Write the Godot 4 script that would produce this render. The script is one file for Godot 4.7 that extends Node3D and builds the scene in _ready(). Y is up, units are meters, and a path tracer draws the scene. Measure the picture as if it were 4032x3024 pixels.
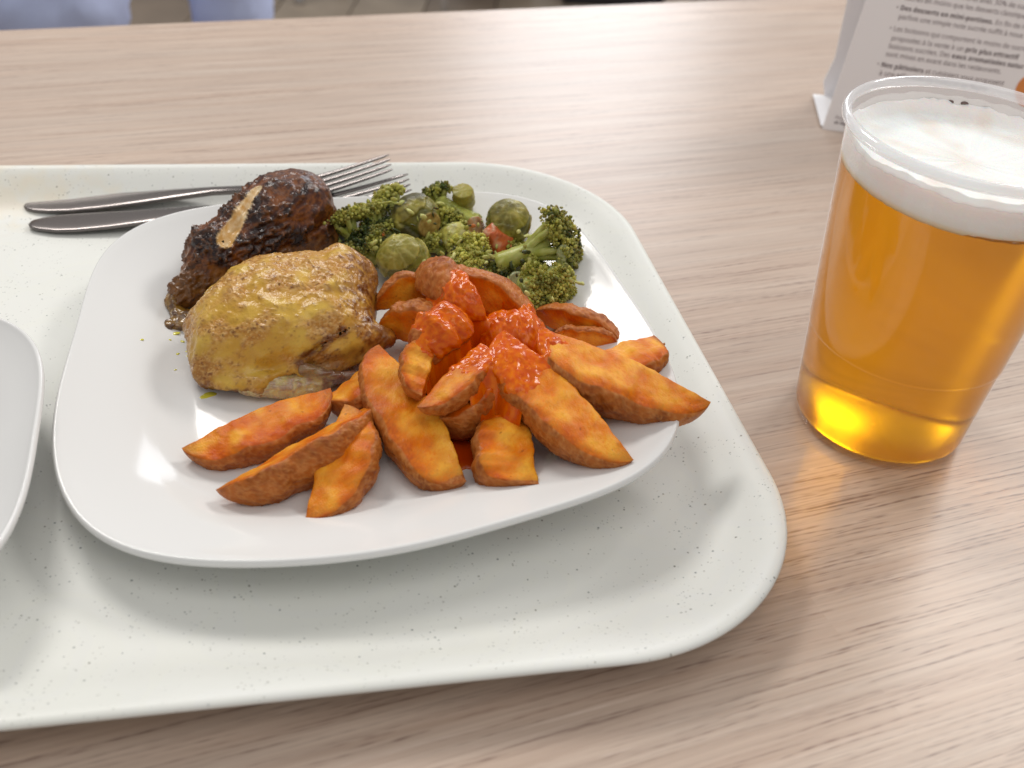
extends Node3D
# A canteen tray with a plate of chicken, potato wedges and vegetables, forks, a cup of beer and a menu card on a wooden table.
# World: y up, metres, table top at y = 0. Food is shaped in millimetres in the plate's own axes.

const PLATE_ORIGIN := Vector3(-0.063729, 0.006047, -0.379872)
const MM := 0.001
var plate_basis := Basis(Vector3(0.953496, 0.056263, -0.296107), Vector3(-0.045605, 0.998043, 0.042785), Vector3(0.297935, -0.027292, 0.954196))
var rng := RandomNumberGenerator.new()
var n_low := FastNoiseLite.new()
var n_mid := FastNoiseLite.new()
var n_fine := FastNoiseLite.new()
var n_ridge := FastNoiseLite.new()
var n_cell := FastNoiseLite.new()
var taken := {}
var pile: Array[PackedVector3Array] = []
var bump_grain: NoiseTexture2D
var bump_cell: NoiseTexture2D


func _ready() -> void:
	rng.seed = 11
	camera_and_light()
	noises()
	build_table()
	build_room()
	build_tray()
	build_plates()
	build_forks()
	build_cup()
	build_card()
	build_wedges()
	build_sauce()
	build_chicken()
	build_vegetables()
	build_crumbs()


func camera_and_light() -> void:
	var cam := Camera3D.new()
	cam.name = "camera"
	add_child(cam)
	cam.transform = Transform3D(Basis(Vector3(0.994198, 0.086083, -0.064493), Vector3(-0.107562, 0.795665, -0.596111), Vector3(0, 0.599589, 0.800308)), Vector3(0, 0.2961, 0))
	var at := CameraAttributesPhysical.new()
	at.frustum_focal_length = 34.27
	at.frustum_focus_distance = 0.46
	at.frustum_near = 0.02
	at.frustum_far = 40.0
	at.exposure_aperture = 9.5
	cam.attributes = at
	cam.fov = 38.6
	cam.near = 0.02
	cam.far = 40.0
	cam.current = true
	var we := WorldEnvironment.new()
	we.name = "world_environment"
	var e := Environment.new()
	e.background_mode = Environment.BG_COLOR
	e.background_color = Color(0.71, 0.705, 0.70)
	e.background_energy_multiplier = 1.0
	e.tonemap_mode = Environment.TONE_MAPPER_LINEAR
	e.tonemap_exposure = 1.0
	e.sdfgi_enabled = true
	e.ssao_enabled = true
	e.ssil_enabled = true
	we.environment = e
	add_child(we)
	# The canteen's lamps, all outside the picture: three ceiling panels and a tall window beyond the table.
	panel("ceiling_panel_left", Vector3(-1.3, 2.2, -2.1), Vector3(0, 0, -0.4), Vector2(0.9, 0.55), 3.4, Color(1.0, 0.985, 0.965))
	panel("ceiling_panel_right", Vector3(1.6, 2.2, -2.3), Vector3(0, 0, -0.4), Vector2(0.9, 0.55), 3.3, Color(1.0, 0.985, 0.965))
	panel("ceiling_panel_above", Vector3(0.3, 2.3, 0.3), Vector3(0, 0, -0.35), Vector2(1.8, 1.2), 1.0, Color(1.0, 0.985, 0.965))
	panel("window_far", Vector3(0.12, 1.25, -3.9), Vector3(0, 0, -0.5), Vector2(0.8, 1.2), 1.9, Color(0.95, 0.97, 1.0))


func panel(called: String, at: Vector3, towards: Vector3, size: Vector2, energy: float, tint: Color) -> void:
	var l := AreaLight3D.new()
	l.name = called
	l.area_size = size
	l.light_energy = energy
	l.light_color = tint
	l.shadow_enabled = true
	l.set("area_range", 8.0)
	add_child(l)
	l.look_at_from_position(at, towards, Vector3(0, 0, -1) if absf((towards - at).normalized().y) > 0.9 else Vector3.UP)


func noise_of(n: FastNoiseLite, sd: int, freq: float, oct: int, kind := FastNoiseLite.TYPE_SIMPLEX_SMOOTH, fractal := FastNoiseLite.FRACTAL_FBM) -> void:
	n.seed = sd
	n.frequency = freq
	n.noise_type = kind
	n.fractal_type = fractal
	n.fractal_octaves = oct


func noises() -> void:
	noise_of(n_low, 3, 0.07, 2)
	noise_of(n_mid, 5, 0.22, 3)
	noise_of(n_fine, 7, 0.7, 3)
	noise_of(n_ridge, 9, 0.13, 3, FastNoiseLite.TYPE_SIMPLEX_SMOOTH, FastNoiseLite.FRACTAL_RIDGED)
	noise_of(n_cell, 13, 0.35, 1, FastNoiseLite.TYPE_CELLULAR)
	n_cell.cellular_return_type = FastNoiseLite.RETURN_DISTANCE
	bump_grain = noise_texture(21, 0.03, FastNoiseLite.TYPE_SIMPLEX_SMOOTH, 5)
	bump_cell = noise_texture(23, 0.05, FastNoiseLite.TYPE_CELLULAR, 3)


func noise_texture(sd: int, freq: float, kind: int, oct: int) -> NoiseTexture2D:
	var n := FastNoiseLite.new()
	noise_of(n, sd, freq, oct, kind)
	var t := NoiseTexture2D.new()
	t.width = 256
	t.height = 256
	t.seamless = true
	t.noise = n
	return t


# ---------------------------------------------------------------- helpers

func lin(r: float, g: float, b: float) -> Color:
	return Color(r / 255.0, g / 255.0, b / 255.0).srgb_to_linear()


func srgb(r: float, g: float, b: float) -> Color:
	return Color(r / 255.0, g / 255.0, b / 255.0)


func numbered(called: String) -> String:
	if not taken.has(called):
		taken[called] = 0
		return called
	taken[called] += 1
	return "%s_%03d" % [called, taken[called]]


func tag(o: Node, label: String, category: String, group := "") -> void:
	o.set_meta("label", label)
	o.set_meta("category", category)
	if group:
		o.set_meta("group", group)


func thing(called: String, label: String, category: String, at: Transform3D, group := "") -> Node3D:
	var o := Node3D.new()
	o.name = numbered(called)
	add_child(o)
	o.transform = at
	tag(o, label, category, group)
	return o


func obj(called: String, mesh: Mesh, mat: Material, parent: Node = null) -> MeshInstance3D:
	var o := MeshInstance3D.new()
	o.name = numbered(called) if parent == null else called
	o.mesh = mesh
	o.material_override = mat
	(self if parent == null else parent).add_child(o, true)
	return o


func mat(color: Color, rough: float, spec := 0.5) -> StandardMaterial3D:
	var m := StandardMaterial3D.new()
	m.albedo_color = color
	m.roughness = rough
	m.metallic_specular = spec
	return m


func food_mat(rough: float, spec: float, bump: Texture2D, scale: float, relief_cm: float, sss := 0.0) -> StandardMaterial3D:
	var m := mat(Color.WHITE, rough, spec)
	m.vertex_color_use_as_albedo = true
	if bump:
		m.uv1_triplanar = true
		m.uv1_scale = Vector3.ONE * scale
		m.heightmap_enabled = true
		m.heightmap_texture = bump
		m.heightmap_scale = relief_cm
	if sss > 0.0:
		m.subsurf_scatter_enabled = true
		m.subsurf_scatter_strength = sss
	return m


func normals(v: PackedVector3Array, idx: PackedInt32Array) -> PackedVector3Array:
	var n := PackedVector3Array()
	n.resize(v.size())
	for i in range(0, idx.size(), 3):
		var a := idx[i]
		var b := idx[i + 1]
		var c := idx[i + 2]
		var f := (v[b] - v[a]).cross(v[c] - v[a])
		n[a] += f
		n[b] += f
		n[c] += f
	for i in n.size():
		n[i] = n[i].normalized() if n[i].length_squared() > 1e-20 else Vector3.UP
	return n


# Triangles wound so that their normals point out of the volume (counter-clockwise), scaled into metres.
func outward(v: PackedVector3Array, idx: PackedInt32Array) -> PackedInt32Array:
	var vol := 0.0
	for i in range(0, idx.size(), 3):
		vol += v[idx[i]].dot(v[idx[i + 1]].cross(v[idx[i + 2]]))
	if vol >= 0.0:
		return idx
	var out := PackedInt32Array()
	out.resize(idx.size())
	for i in range(0, idx.size(), 3):
		out[i] = idx[i]
		out[i + 1] = idx[i + 2]
		out[i + 2] = idx[i + 1]
	return out


func mesh_of(v: PackedVector3Array, idx: PackedInt32Array, col := PackedColorArray(), uv := PackedVector2Array(), scale := 1.0) -> ArrayMesh:
	var n := normals(v, idx)
	var cw := PackedInt32Array()
	cw.resize(idx.size())
	for i in range(0, idx.size(), 3):
		cw[i] = idx[i]
		cw[i + 1] = idx[i + 2]
		cw[i + 2] = idx[i + 1]
	var p := v
	if scale != 1.0:
		p = PackedVector3Array()
		p.resize(v.size())
		for i in v.size():
			p[i] = v[i] * scale
	var a := []
	a.resize(Mesh.ARRAY_MAX)
	a[Mesh.ARRAY_VERTEX] = p
	a[Mesh.ARRAY_NORMAL] = n
	a[Mesh.ARRAY_INDEX] = cw
	if col.size():
		a[Mesh.ARRAY_COLOR] = col
	if uv.size():
		a[Mesh.ARRAY_TEX_UV] = uv
	var m := ArrayMesh.new()
	m.add_surface_from_arrays(Mesh.PRIMITIVE_TRIANGLES, a)
	return m


func grid_index(nu: int, nv: int, wrap_v: bool) -> PackedInt32Array:
	var idx := PackedInt32Array()
	var jmax := nv if wrap_v else nv - 1
	for i in nu - 1:
		for j in jmax:
			var a := i * nv + j
			var b := i * nv + (j + 1) % nv
			idx.append_array([a, a + nv, b + nv, a, b + nv, b])
	return idx


# A surface of revolution about y; profile points are (radius, height).
func lathe(profile: PackedVector2Array, seg: int) -> Array:
	var v := PackedVector3Array()
	for p in profile:
		for j in seg:
			var t := TAU * j / seg
			v.append(Vector3(p.x * cos(t), p.y, p.x * sin(t)))
	return [v, grid_index(profile.size(), seg, true)]


# A tube through points with a radius at each and an elliptic section (wide, thick) when flat < 1.
func tube(pts: PackedVector3Array, radii: PackedFloat32Array, seg: int, flat := 1.0, up := Vector3.UP) -> Array:
	var v := PackedVector3Array()
	var n := pts.size()
	for i in n:
		var d := (pts[mini(i + 1, n - 1)] - pts[maxi(i - 1, 0)]).normalized()
		var side := d.cross(up)
		side = side.normalized() if side.length() > 0.01 else d.cross(Vector3.RIGHT).normalized()
		var top := side.cross(d)
		for j in seg:
			var t := TAU * j / seg
			v.append(pts[i] + side * (cos(t) * radii[i]) + top * (sin(t) * radii[i] * flat))
	var idx := grid_index(n, seg, true)
	for e in [0, n - 1]:
		var c := v.size()
		v.append(pts[e])
		for j in seg:
			if e == 0:
				idx.append_array([c, e * seg + j, e * seg + (j + 1) % seg])
			else:
				idx.append_array([c, e * seg + (j + 1) % seg, e * seg + j])
	return [v, outward(v, idx)]


func box_mesh(size: Vector3, bevel: float) -> ArrayMesh:
	# A box with chamfered edges: a 3-layer stack of rounded rectangles.
	var v := PackedVector3Array()
	var hx := size.x / 2
	var hz := size.z / 2
	var layers := [[0.0, bevel], [bevel, 0.0], [size.y - bevel, 0.0], [size.y, bevel]]
	for l in layers:
		for c in [[1, 1], [-1, 1], [-1, -1], [1, -1]]:
			var x: float = c[0] * (hx - l[1])
			var z: float = c[1] * (hz - l[1])
			v.append(Vector3(x, l[0], z))
	var idx := grid_index(4, 4, true)
	idx.append_array([0, 1, 2, 0, 2, 3, 12, 14, 13, 12, 15, 14])
	var flat_v := PackedVector3Array()
	var flat_i := PackedInt32Array()
	for i in idx.size():
		flat_v.append(v[idx[i]])
		flat_i.append(i)
	return mesh_of(flat_v, outward(flat_v, flat_i))


# Surface nets: one vertex in each cell that the surface f = 0 crosses, one quad round each crossed edge.
func nets(lo: Vector3, hi: Vector3, cell: float, f: Callable) -> Array:
	const K := 4
	var n := Vector3i(((hi - lo) / cell).ceil()) + Vector3i.ONE
	n = Vector3i(ceili(n.x / float(K)) * K + 1, ceili(n.y / float(K)) * K + 1, ceili(n.z / float(K)) * K + 1)
	var nyz := n.y * n.z
	var val := PackedFloat32Array()
	val.resize(n.x * nyz)
	val.fill(1.0)
	var blocks: Array[Vector3i] = []
	var reach := cell * K * 1.25
	for bx in (n.x - 1) / K:
		for by in (n.y - 1) / K:
			for bz in (n.z - 1) / K:
				var b := Vector3i(bx * K, by * K, bz * K)
				var d: float = f.call(lo + (Vector3(b) + Vector3.ONE * K * 0.5) * cell)
				var near := absf(d) < reach
				if near:
					blocks.append(b)
				var ex := K + (1 if b.x + K == n.x - 1 else 0)
				var ey := K + (1 if b.y + K == n.y - 1 else 0)
				var ez := K + (1 if b.z + K == n.z - 1 else 0)
				for i in ex:
					for j in ey:
						for k in ez:
							var at := (b.x + i) * nyz + (b.y + j) * n.z + b.z + k
							val[at] = f.call(lo + Vector3(b.x + i, b.y + j, b.z + k) * cell) if near else d
	var slot := PackedInt32Array()
	slot.resize(n.x * nyz)
	slot.fill(-1)
	var v := PackedVector3Array()
	var idx := PackedInt32Array()
	var off := [0, nyz, n.z, nyz + n.z, 1, nyz + 1, n.z + 1, nyz + n.z + 1]
	var corner := [Vector3(0, 0, 0), Vector3(1, 0, 0), Vector3(0, 1, 0), Vector3(1, 1, 0), Vector3(0, 0, 1), Vector3(1, 0, 1), Vector3(0, 1, 1), Vector3(1, 1, 1)]
	var edges := [[0, 1], [2, 3], [4, 5], [6, 7], [0, 2], [1, 3], [4, 6], [5, 7], [0, 4], [1, 5], [2, 6], [3, 7]]
	for b in blocks:
		for i in K:
			for j in K:
				for k in K:
					var at := (b.x + i) * nyz + (b.y + j) * n.z + b.z + k
					var inside := 0
					for c in 8:
						if val[at + off[c]] < 0.0:
							inside += 1
					if inside == 0 or inside == 8:
						continue
					var sum := Vector3.ZERO
					var cnt := 0
					for e in edges:
						var a: float = val[at + off[e[0]]]
						var c: float = val[at + off[e[1]]]
						if (a < 0.0) != (c < 0.0):
							sum += corner[e[0]].lerp(corner[e[1]], a / (a - c))
							cnt += 1
					slot[at] = v.size()
					v.append(lo + (Vector3(b.x + i, b.y + j, b.z + k) + sum / cnt) * cell)
	for b in blocks:
		for i in K:
			for j in K:
				for k in K:
					var at := (b.x + i) * nyz + (b.y + j) * n.z + b.z + k
					if slot[at] < 0:
						continue
					var inside: bool = val[at] < 0.0
					for axis in 3:
						var step: int = [nyz, n.z, 1][axis]
						if (val[at + step] < 0.0) == inside:
							continue
						var s1: int = [n.z, 1, nyz][axis]
						var s2: int = [1, nyz, n.z][axis]
						if at - s1 - s2 < 0:
							continue
						var q := [slot[at], slot[at - s1], slot[at - s1 - s2], slot[at - s2]]
						if q.min() < 0:
							continue
						if inside:
							idx.append_array([q[0], q[1], q[2], q[0], q[2], q[3]])
						else:
							idx.append_array([q[0], q[2], q[1], q[0], q[3], q[2]])
	return [v, outward(v, idx)]


func ell(p: Vector3, c: Vector3, r: Vector3) -> float:
	var q := p - c
	var k0 := (q / r).length()
	var k1 := (q / (r * r)).length()
	return k0 * (k0 - 1.0) / maxf(k1, 1e-6)


func cap(p: Vector3, a: Vector3, b: Vector3, ra: float, rb: float) -> float:
	var ab := b - a
	var t := clampf((p - a).dot(ab) / ab.length_squared(), 0.0, 1.0)
	return (p - a - ab * t).length() - lerpf(ra, rb, t)


func smin(a: float, b: float, k: float) -> float:
	var h := maxf(k - absf(a - b), 0.0) / k
	return minf(a, b) - h * h * k * 0.25


func on_plate(at_mm := Vector3.ZERO) -> Transform3D:
	return Transform3D(plate_basis, PLATE_ORIGIN + plate_basis * (at_mm * MM))


func food(called: String, label: String, category: String, v: PackedVector3Array, idx: PackedInt32Array, col: PackedColorArray, m: Material, group := "") -> MeshInstance3D:
	# One-mesh food: recentred on its base so that its node stands where it lies.
	var lo := Vector3.INF
	var hi := -Vector3.INF
	for p in v:
		lo = lo.min(p)
		hi = hi.max(p)
	var at := Vector3((lo.x + hi.x) / 2, lo.y, (lo.z + hi.z) / 2)
	var w := PackedVector3Array()
	w.resize(v.size())
	for i in v.size():
		w[i] = v[i] - at
	var o := obj(called, mesh_of(w, idx, col, PackedVector2Array(), MM), m)
	o.transform = on_plate(at)
	tag(o, label, category, group)
	return o


# ---------------------------------------------------------------- table and room

func wood_images() -> Array:
	const S := 2048
	var base := noise_img(31, 0.06, 32, 1024, S)
	var wide := noise_img(37, 0.012, 24, 512, S)
	var fine := noise_img(41, 0.16, 40, 2048, S)
	var pore := PackedFloat32Array()
	pore.resize(S * S)
	var r := RandomNumberGenerator.new()
	r.seed = 77
	for k in 17000:
		var x := r.randi() % S
		var y := r.randf() * S
		var ln := int(30 + 230 * pow(r.randf(), 2.0))
		var w := 0.35 + 0.95 * pow(r.randf(), 2.4)
		var deep := (0.3 + 0.9 * pow(r.randf(), 1.5)) * (0.35 + 1.3 * wide[int(y) * S + x])
		var slope := (r.randf() - 0.5) * 0.035 + (wide[int(y) * S + x] - 0.5) * 0.05
		var wav := r.randf() * TAU
		if r.randf() < 0.16:
			deep = -deep * 0.7
			w *= 1.3
		for i in ln:
			var f := float(i) / ln
			var e := deep * minf(1.0, minf(f, 1.0 - f) * 2.6) * (0.75 + 0.25 * sin(i * 0.31 + wav))
			var yc := y + slope * i + 0.5 * sin(i * 0.07 + wav)
			for q in range(floori(yc - w), ceili(yc + w) + 1):
				var cover := clampf(w - absf(q - yc) + 0.3, 0.0, 1.0)
				var at := posmod(q, S) * S + (x + i) % S
				pore[at] = clampf(pore[at] + e * cover, -1.0, 1.15)
	var rgb := PackedByteArray()
	rgb.resize(S * S * 3)
	var rel := PackedByteArray()
	rel.resize(S * S)
	for i in S * S:
		var t := (base[i] - 0.5) * 0.42 + (wide[i] - 0.5) * 0.35 + (fine[i] - 0.5) * 0.75
		var p := pore[i]
		var red := 193.0 + t * 30.0 - (p * 45.0 if p > 0.0 else p * 15.0)
		var green := 172.0 + t * 32.0 - (p * 46.0 if p > 0.0 else p * 17.0)
		var blue := 156.0 + t * 31.0 - (p * 42.0 if p > 0.0 else p * 20.0)
		var warm := (wide[i] - base[i]) * 9.0
		rgb[i * 3] = clampi(int(red + warm * 0.3), 0, 255)
		rgb[i * 3 + 1] = clampi(int(green - warm * 0.2), 0, 255)
		rgb[i * 3 + 2] = clampi(int(blue - warm * 0.5), 0, 255)
		rel[i] = clampi(int(190.0 - maxf(p, 0.0) * 130.0 + (fine[i] - 0.5) * 60.0), 0, 255)
	return [ImageTexture.create_from_image(Image.create_from_data(S, S, false, Image.FORMAT_RGB8, rgb)), ImageTexture.create_from_image(Image.create_from_data(S, S, false, Image.FORMAT_L8, rel))]


# Seamless noise made small along the grain and stretched to S x S, as values round 0.5.
func noise_img(sd: int, freq: float, along: int, across: int, s: int) -> PackedFloat32Array:
	var n := FastNoiseLite.new()
	noise_of(n, sd, freq, 4)
	var im := n.get_seamless_image(along, across)
	im.convert(Image.FORMAT_RF)
	im.resize(s, s, Image.INTERPOLATE_CUBIC)
	return im.get_data().to_float32_array()


func build_table() -> void:
	# Table axes: g runs along the grain, c across it towards the sitter; the far edge lies beyond the tray.
	var yaw := 0.4364
	var tex := wood_images()
	var top_mat := mat(Color.WHITE, 0.35, 0.5)
	top_mat.albedo_texture = tex[0]
	top_mat.heightmap_enabled = true
	top_mat.heightmap_texture = tex[1]
	top_mat.heightmap_scale = 0.003
	var edge_mid := Vector3(0.25, 0, -0.926193 - 0.46642 * 0.25)
	var table := thing("dining_table", "pale oak-grain dining table under the tray and beer cup", "table", Transform3D(Basis(Vector3.UP, yaw), edge_mid))
	# top: rounded edge profile swept round a rectangle, x along grain, z across (0 at far edge)
	var v := PackedVector3Array()
	var uv := PackedVector2Array()
	var prof := [[0.0035, -0.028], [0.0005, -0.0255], [0.0, -0.022], [0.0, -0.004], [0.0006, -0.0014], [0.0016, -0.0004], [0.003, 0.0]]
	for p in prof:
		for q in rounded_rect(1.0, 0.41, 0.012 - p[0] * 0.5, p[0], 5, 1, 1):
			v.append(Vector3(q.x, p[1], q.y + 0.41))
	var ring := v.size() / prof.size()
	var idx := grid_index(prof.size(), ring, true)
	for e in [0, prof.size() - 1]:
		var c := v.size()
		v.append(Vector3(0, prof[e][1], 0.41))
		for j in ring:
			idx.append_array([c, e * ring + j, e * ring + (j + 1) % ring] if e == 0 else [c, e * ring + (j + 1) % ring, e * ring + j])
	for p in v:
		uv.append(Vector2(p.x / 0.88 + 0.5, p.z / 0.82 + minf(p.y, 0.0) * 0.5))
	obj("table_top", mesh_of(v, outward(v, idx), PackedColorArray(), uv), top_mat, table)
	var leg_m := mat(srgb(120, 120, 124), 0.35)
	leg_m.metallic = 0.8
	for s in [[-1, 0.06], [1, 0.06], [-1, 0.76], [1, 0.76]]:
		var leg := obj("leg", box_mesh(Vector3(0.045, 0.711, 0.045), 0.003), leg_m, table)
		leg.position = Vector3(s[0] * 0.94, -0.74, s[1])


# Points round a rectangle with rounded corners, inset by d; n points per corner, m1/m2 extra points along the long/short sides.
func rounded_rect(a: float, b: float, r: float, d: float, n: int, m1: int, m2: int) -> PackedVector2Array:
	var out := PackedVector2Array()
	var rr := maxf(r - d, 0.0005)
	var cs := [Vector2(1, 1), Vector2(-1, 1), Vector2(-1, -1), Vector2(1, -1)]
	for k in 4:
		var c := Vector2(cs[k].x * (a - d - rr), cs[k].y * (b - d - rr))
		for i in n:
			var t := PI / 2 * (k + float(i) / (n - 1))
			out.append(c + Vector2(cos(t), sin(t)) * rr)
		var t2 := PI / 2 * (k + 1)
		var c2: Vector2 = Vector2(cs[(k + 1) % 4].x * (a - d - rr), cs[(k + 1) % 4].y * (b - d - rr)) + Vector2(cos(t2), sin(t2)) * rr
		var last := out[out.size() - 1]
		var m := m1 if k % 2 == 0 else m2
		for i in m:
			out.append(last.lerp(c2, (i + 1.0) / (m + 1.0)))
	return out


func build_room() -> void:
	var n := FastNoiseLite.new()
	noise_of(n, 61, 0.02, 4)
	var t := NoiseTexture2D.new()
	t.noise = n
	t.seamless = true
	t.width = 256
	t.height = 256
	var g := Gradient.new()
	g.set_color(0, srgb(150, 136, 120))
	g.set_color(1, srgb(172, 156, 138))
	t.color_ramp = g
	var fm := mat(Color.WHITE, 0.5)
	fm.albedo_texture = t
	fm.uv1_triplanar = true
	fm.uv1_world_triplanar = true
	fm.uv1_scale = Vector3(1.2, 1.2, 1.2)
	# The floor: separate boards with recessed joints, where the strip beyond the table shows it, on a sheet.
	var sheet := PlaneMesh.new()
	sheet.size = Vector2(14, 14)
	var floor_node := obj("floor", sheet, mat(srgb(92, 80, 70), 0.7))
	floor_node.position = Vector3(0, -0.744, -3)
	floor_node.set_meta("kind", "structure")
	var boards := [box_mesh(Vector3(0.19, 0.012, 1.6), 0.0015), box_mesh(Vector3(0.19, 0.012, 1.4), 0.0015)]
	var bm: Array[StandardMaterial3D] = []
	for c in [Color(1, 1, 1), Color(0.9, 0.89, 0.88), Color(0.82, 0.8, 0.79)]:
		var m := fm.duplicate()
		m.albedo_color = c
		bm.append(m)
	for i in 17:
		for j in 3:
			var o := obj("plank", boards[(i + j) % 2], bm[(i * 2 + j * 3 + i / 3) % 3], floor_node)
			o.position = Vector3(-2.2 + i * 0.194, 0.0, -1.6 + j * 1.61 + (0.1 if i % 2 else -0.25))
	var chrome := mat(srgb(205, 208, 214), 0.15)
	chrome.metallic = 1.0
	var dark := mat(srgb(24, 23, 26), 0.5)
	chair(Transform3D(Basis(Vector3.UP, 0.5), Vector3(-0.88, -0.732, -3.2)), "chrome-legged chair on the floor beside the seated person", chrome, mat(srgb(70, 62, 60), 0.6))
	chair(Transform3D(Basis(Vector3.UP, -0.15), Vector3(-0.46, -0.732, -3.18)), "chrome-legged chair nearer the middle of the top edge", chrome, mat(srgb(70, 62, 60), 0.6))
	for k in 2:
		var p := thing("table_pedestal", ["black square pedestal of a table, left of the other", "black square pedestal of a table nearer the menu card"][k], "table", Transform3D(Basis(Vector3.UP, 0.2), Vector3(-0.19 + k * 0.34, -0.732, -3.42)))
		obj("base_plate", box_mesh(Vector3(0.2 if k == 0 else 0.3, 0.07, 0.3), 0.004), dark, p)
		var post := obj("post", box_mesh(Vector3(0.07, 0.62, 0.07), 0.003), dark, p)
		post.position.y = 0.07
		var top := obj("table_top", box_mesh(Vector3(0.32, 0.03, 0.6), 0.004), mat(srgb(190, 168, 150), 0.45), p)
		top.position.y = 0.69
	build_person()


func chair(at: Transform3D, label: String, chrome: Material, seat_m: Material) -> void:
	var c := thing("chair", label, "chair", at, "chairs beyond the table")
	for s in [[-1, 1], [1, 1], [-1, -1], [1, -1]]:
		var pts := PackedVector3Array()
		var rad := PackedFloat32Array()
		for i in 9:
			var f := i / 8.0
			pts.append(Vector3(s[0] * (0.205 - 0.03 * f * f), 0.006 + 0.43 * f, s[1] * (0.21 - 0.05 * f * f)))
			rad.append(0.011)
		var tb := tube(pts, rad, 12)
		var leg := obj("leg", mesh_of(tb[0], tb[1]), chrome, c)
		var fb := tube(PackedVector3Array([Vector3(0, -0.006, 0), Vector3(0, 0.02, 0)]), PackedFloat32Array([0.015, 0.014]), 12)
		var foot := obj("foot_cap", mesh_of(fb[0], fb[1]), chrome, leg)
		foot.position = pts[0]
	var seat := obj("seat", box_mesh(Vector3(0.42, 0.025, 0.42), 0.008), seat_m, c)
	seat.position.y = 0.44
	var back := obj("backrest", box_mesh(Vector3(0.42, 0.32, 0.02), 0.006), seat_m, c)
	back.position = Vector3(0, 0.52, -0.2)


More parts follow.
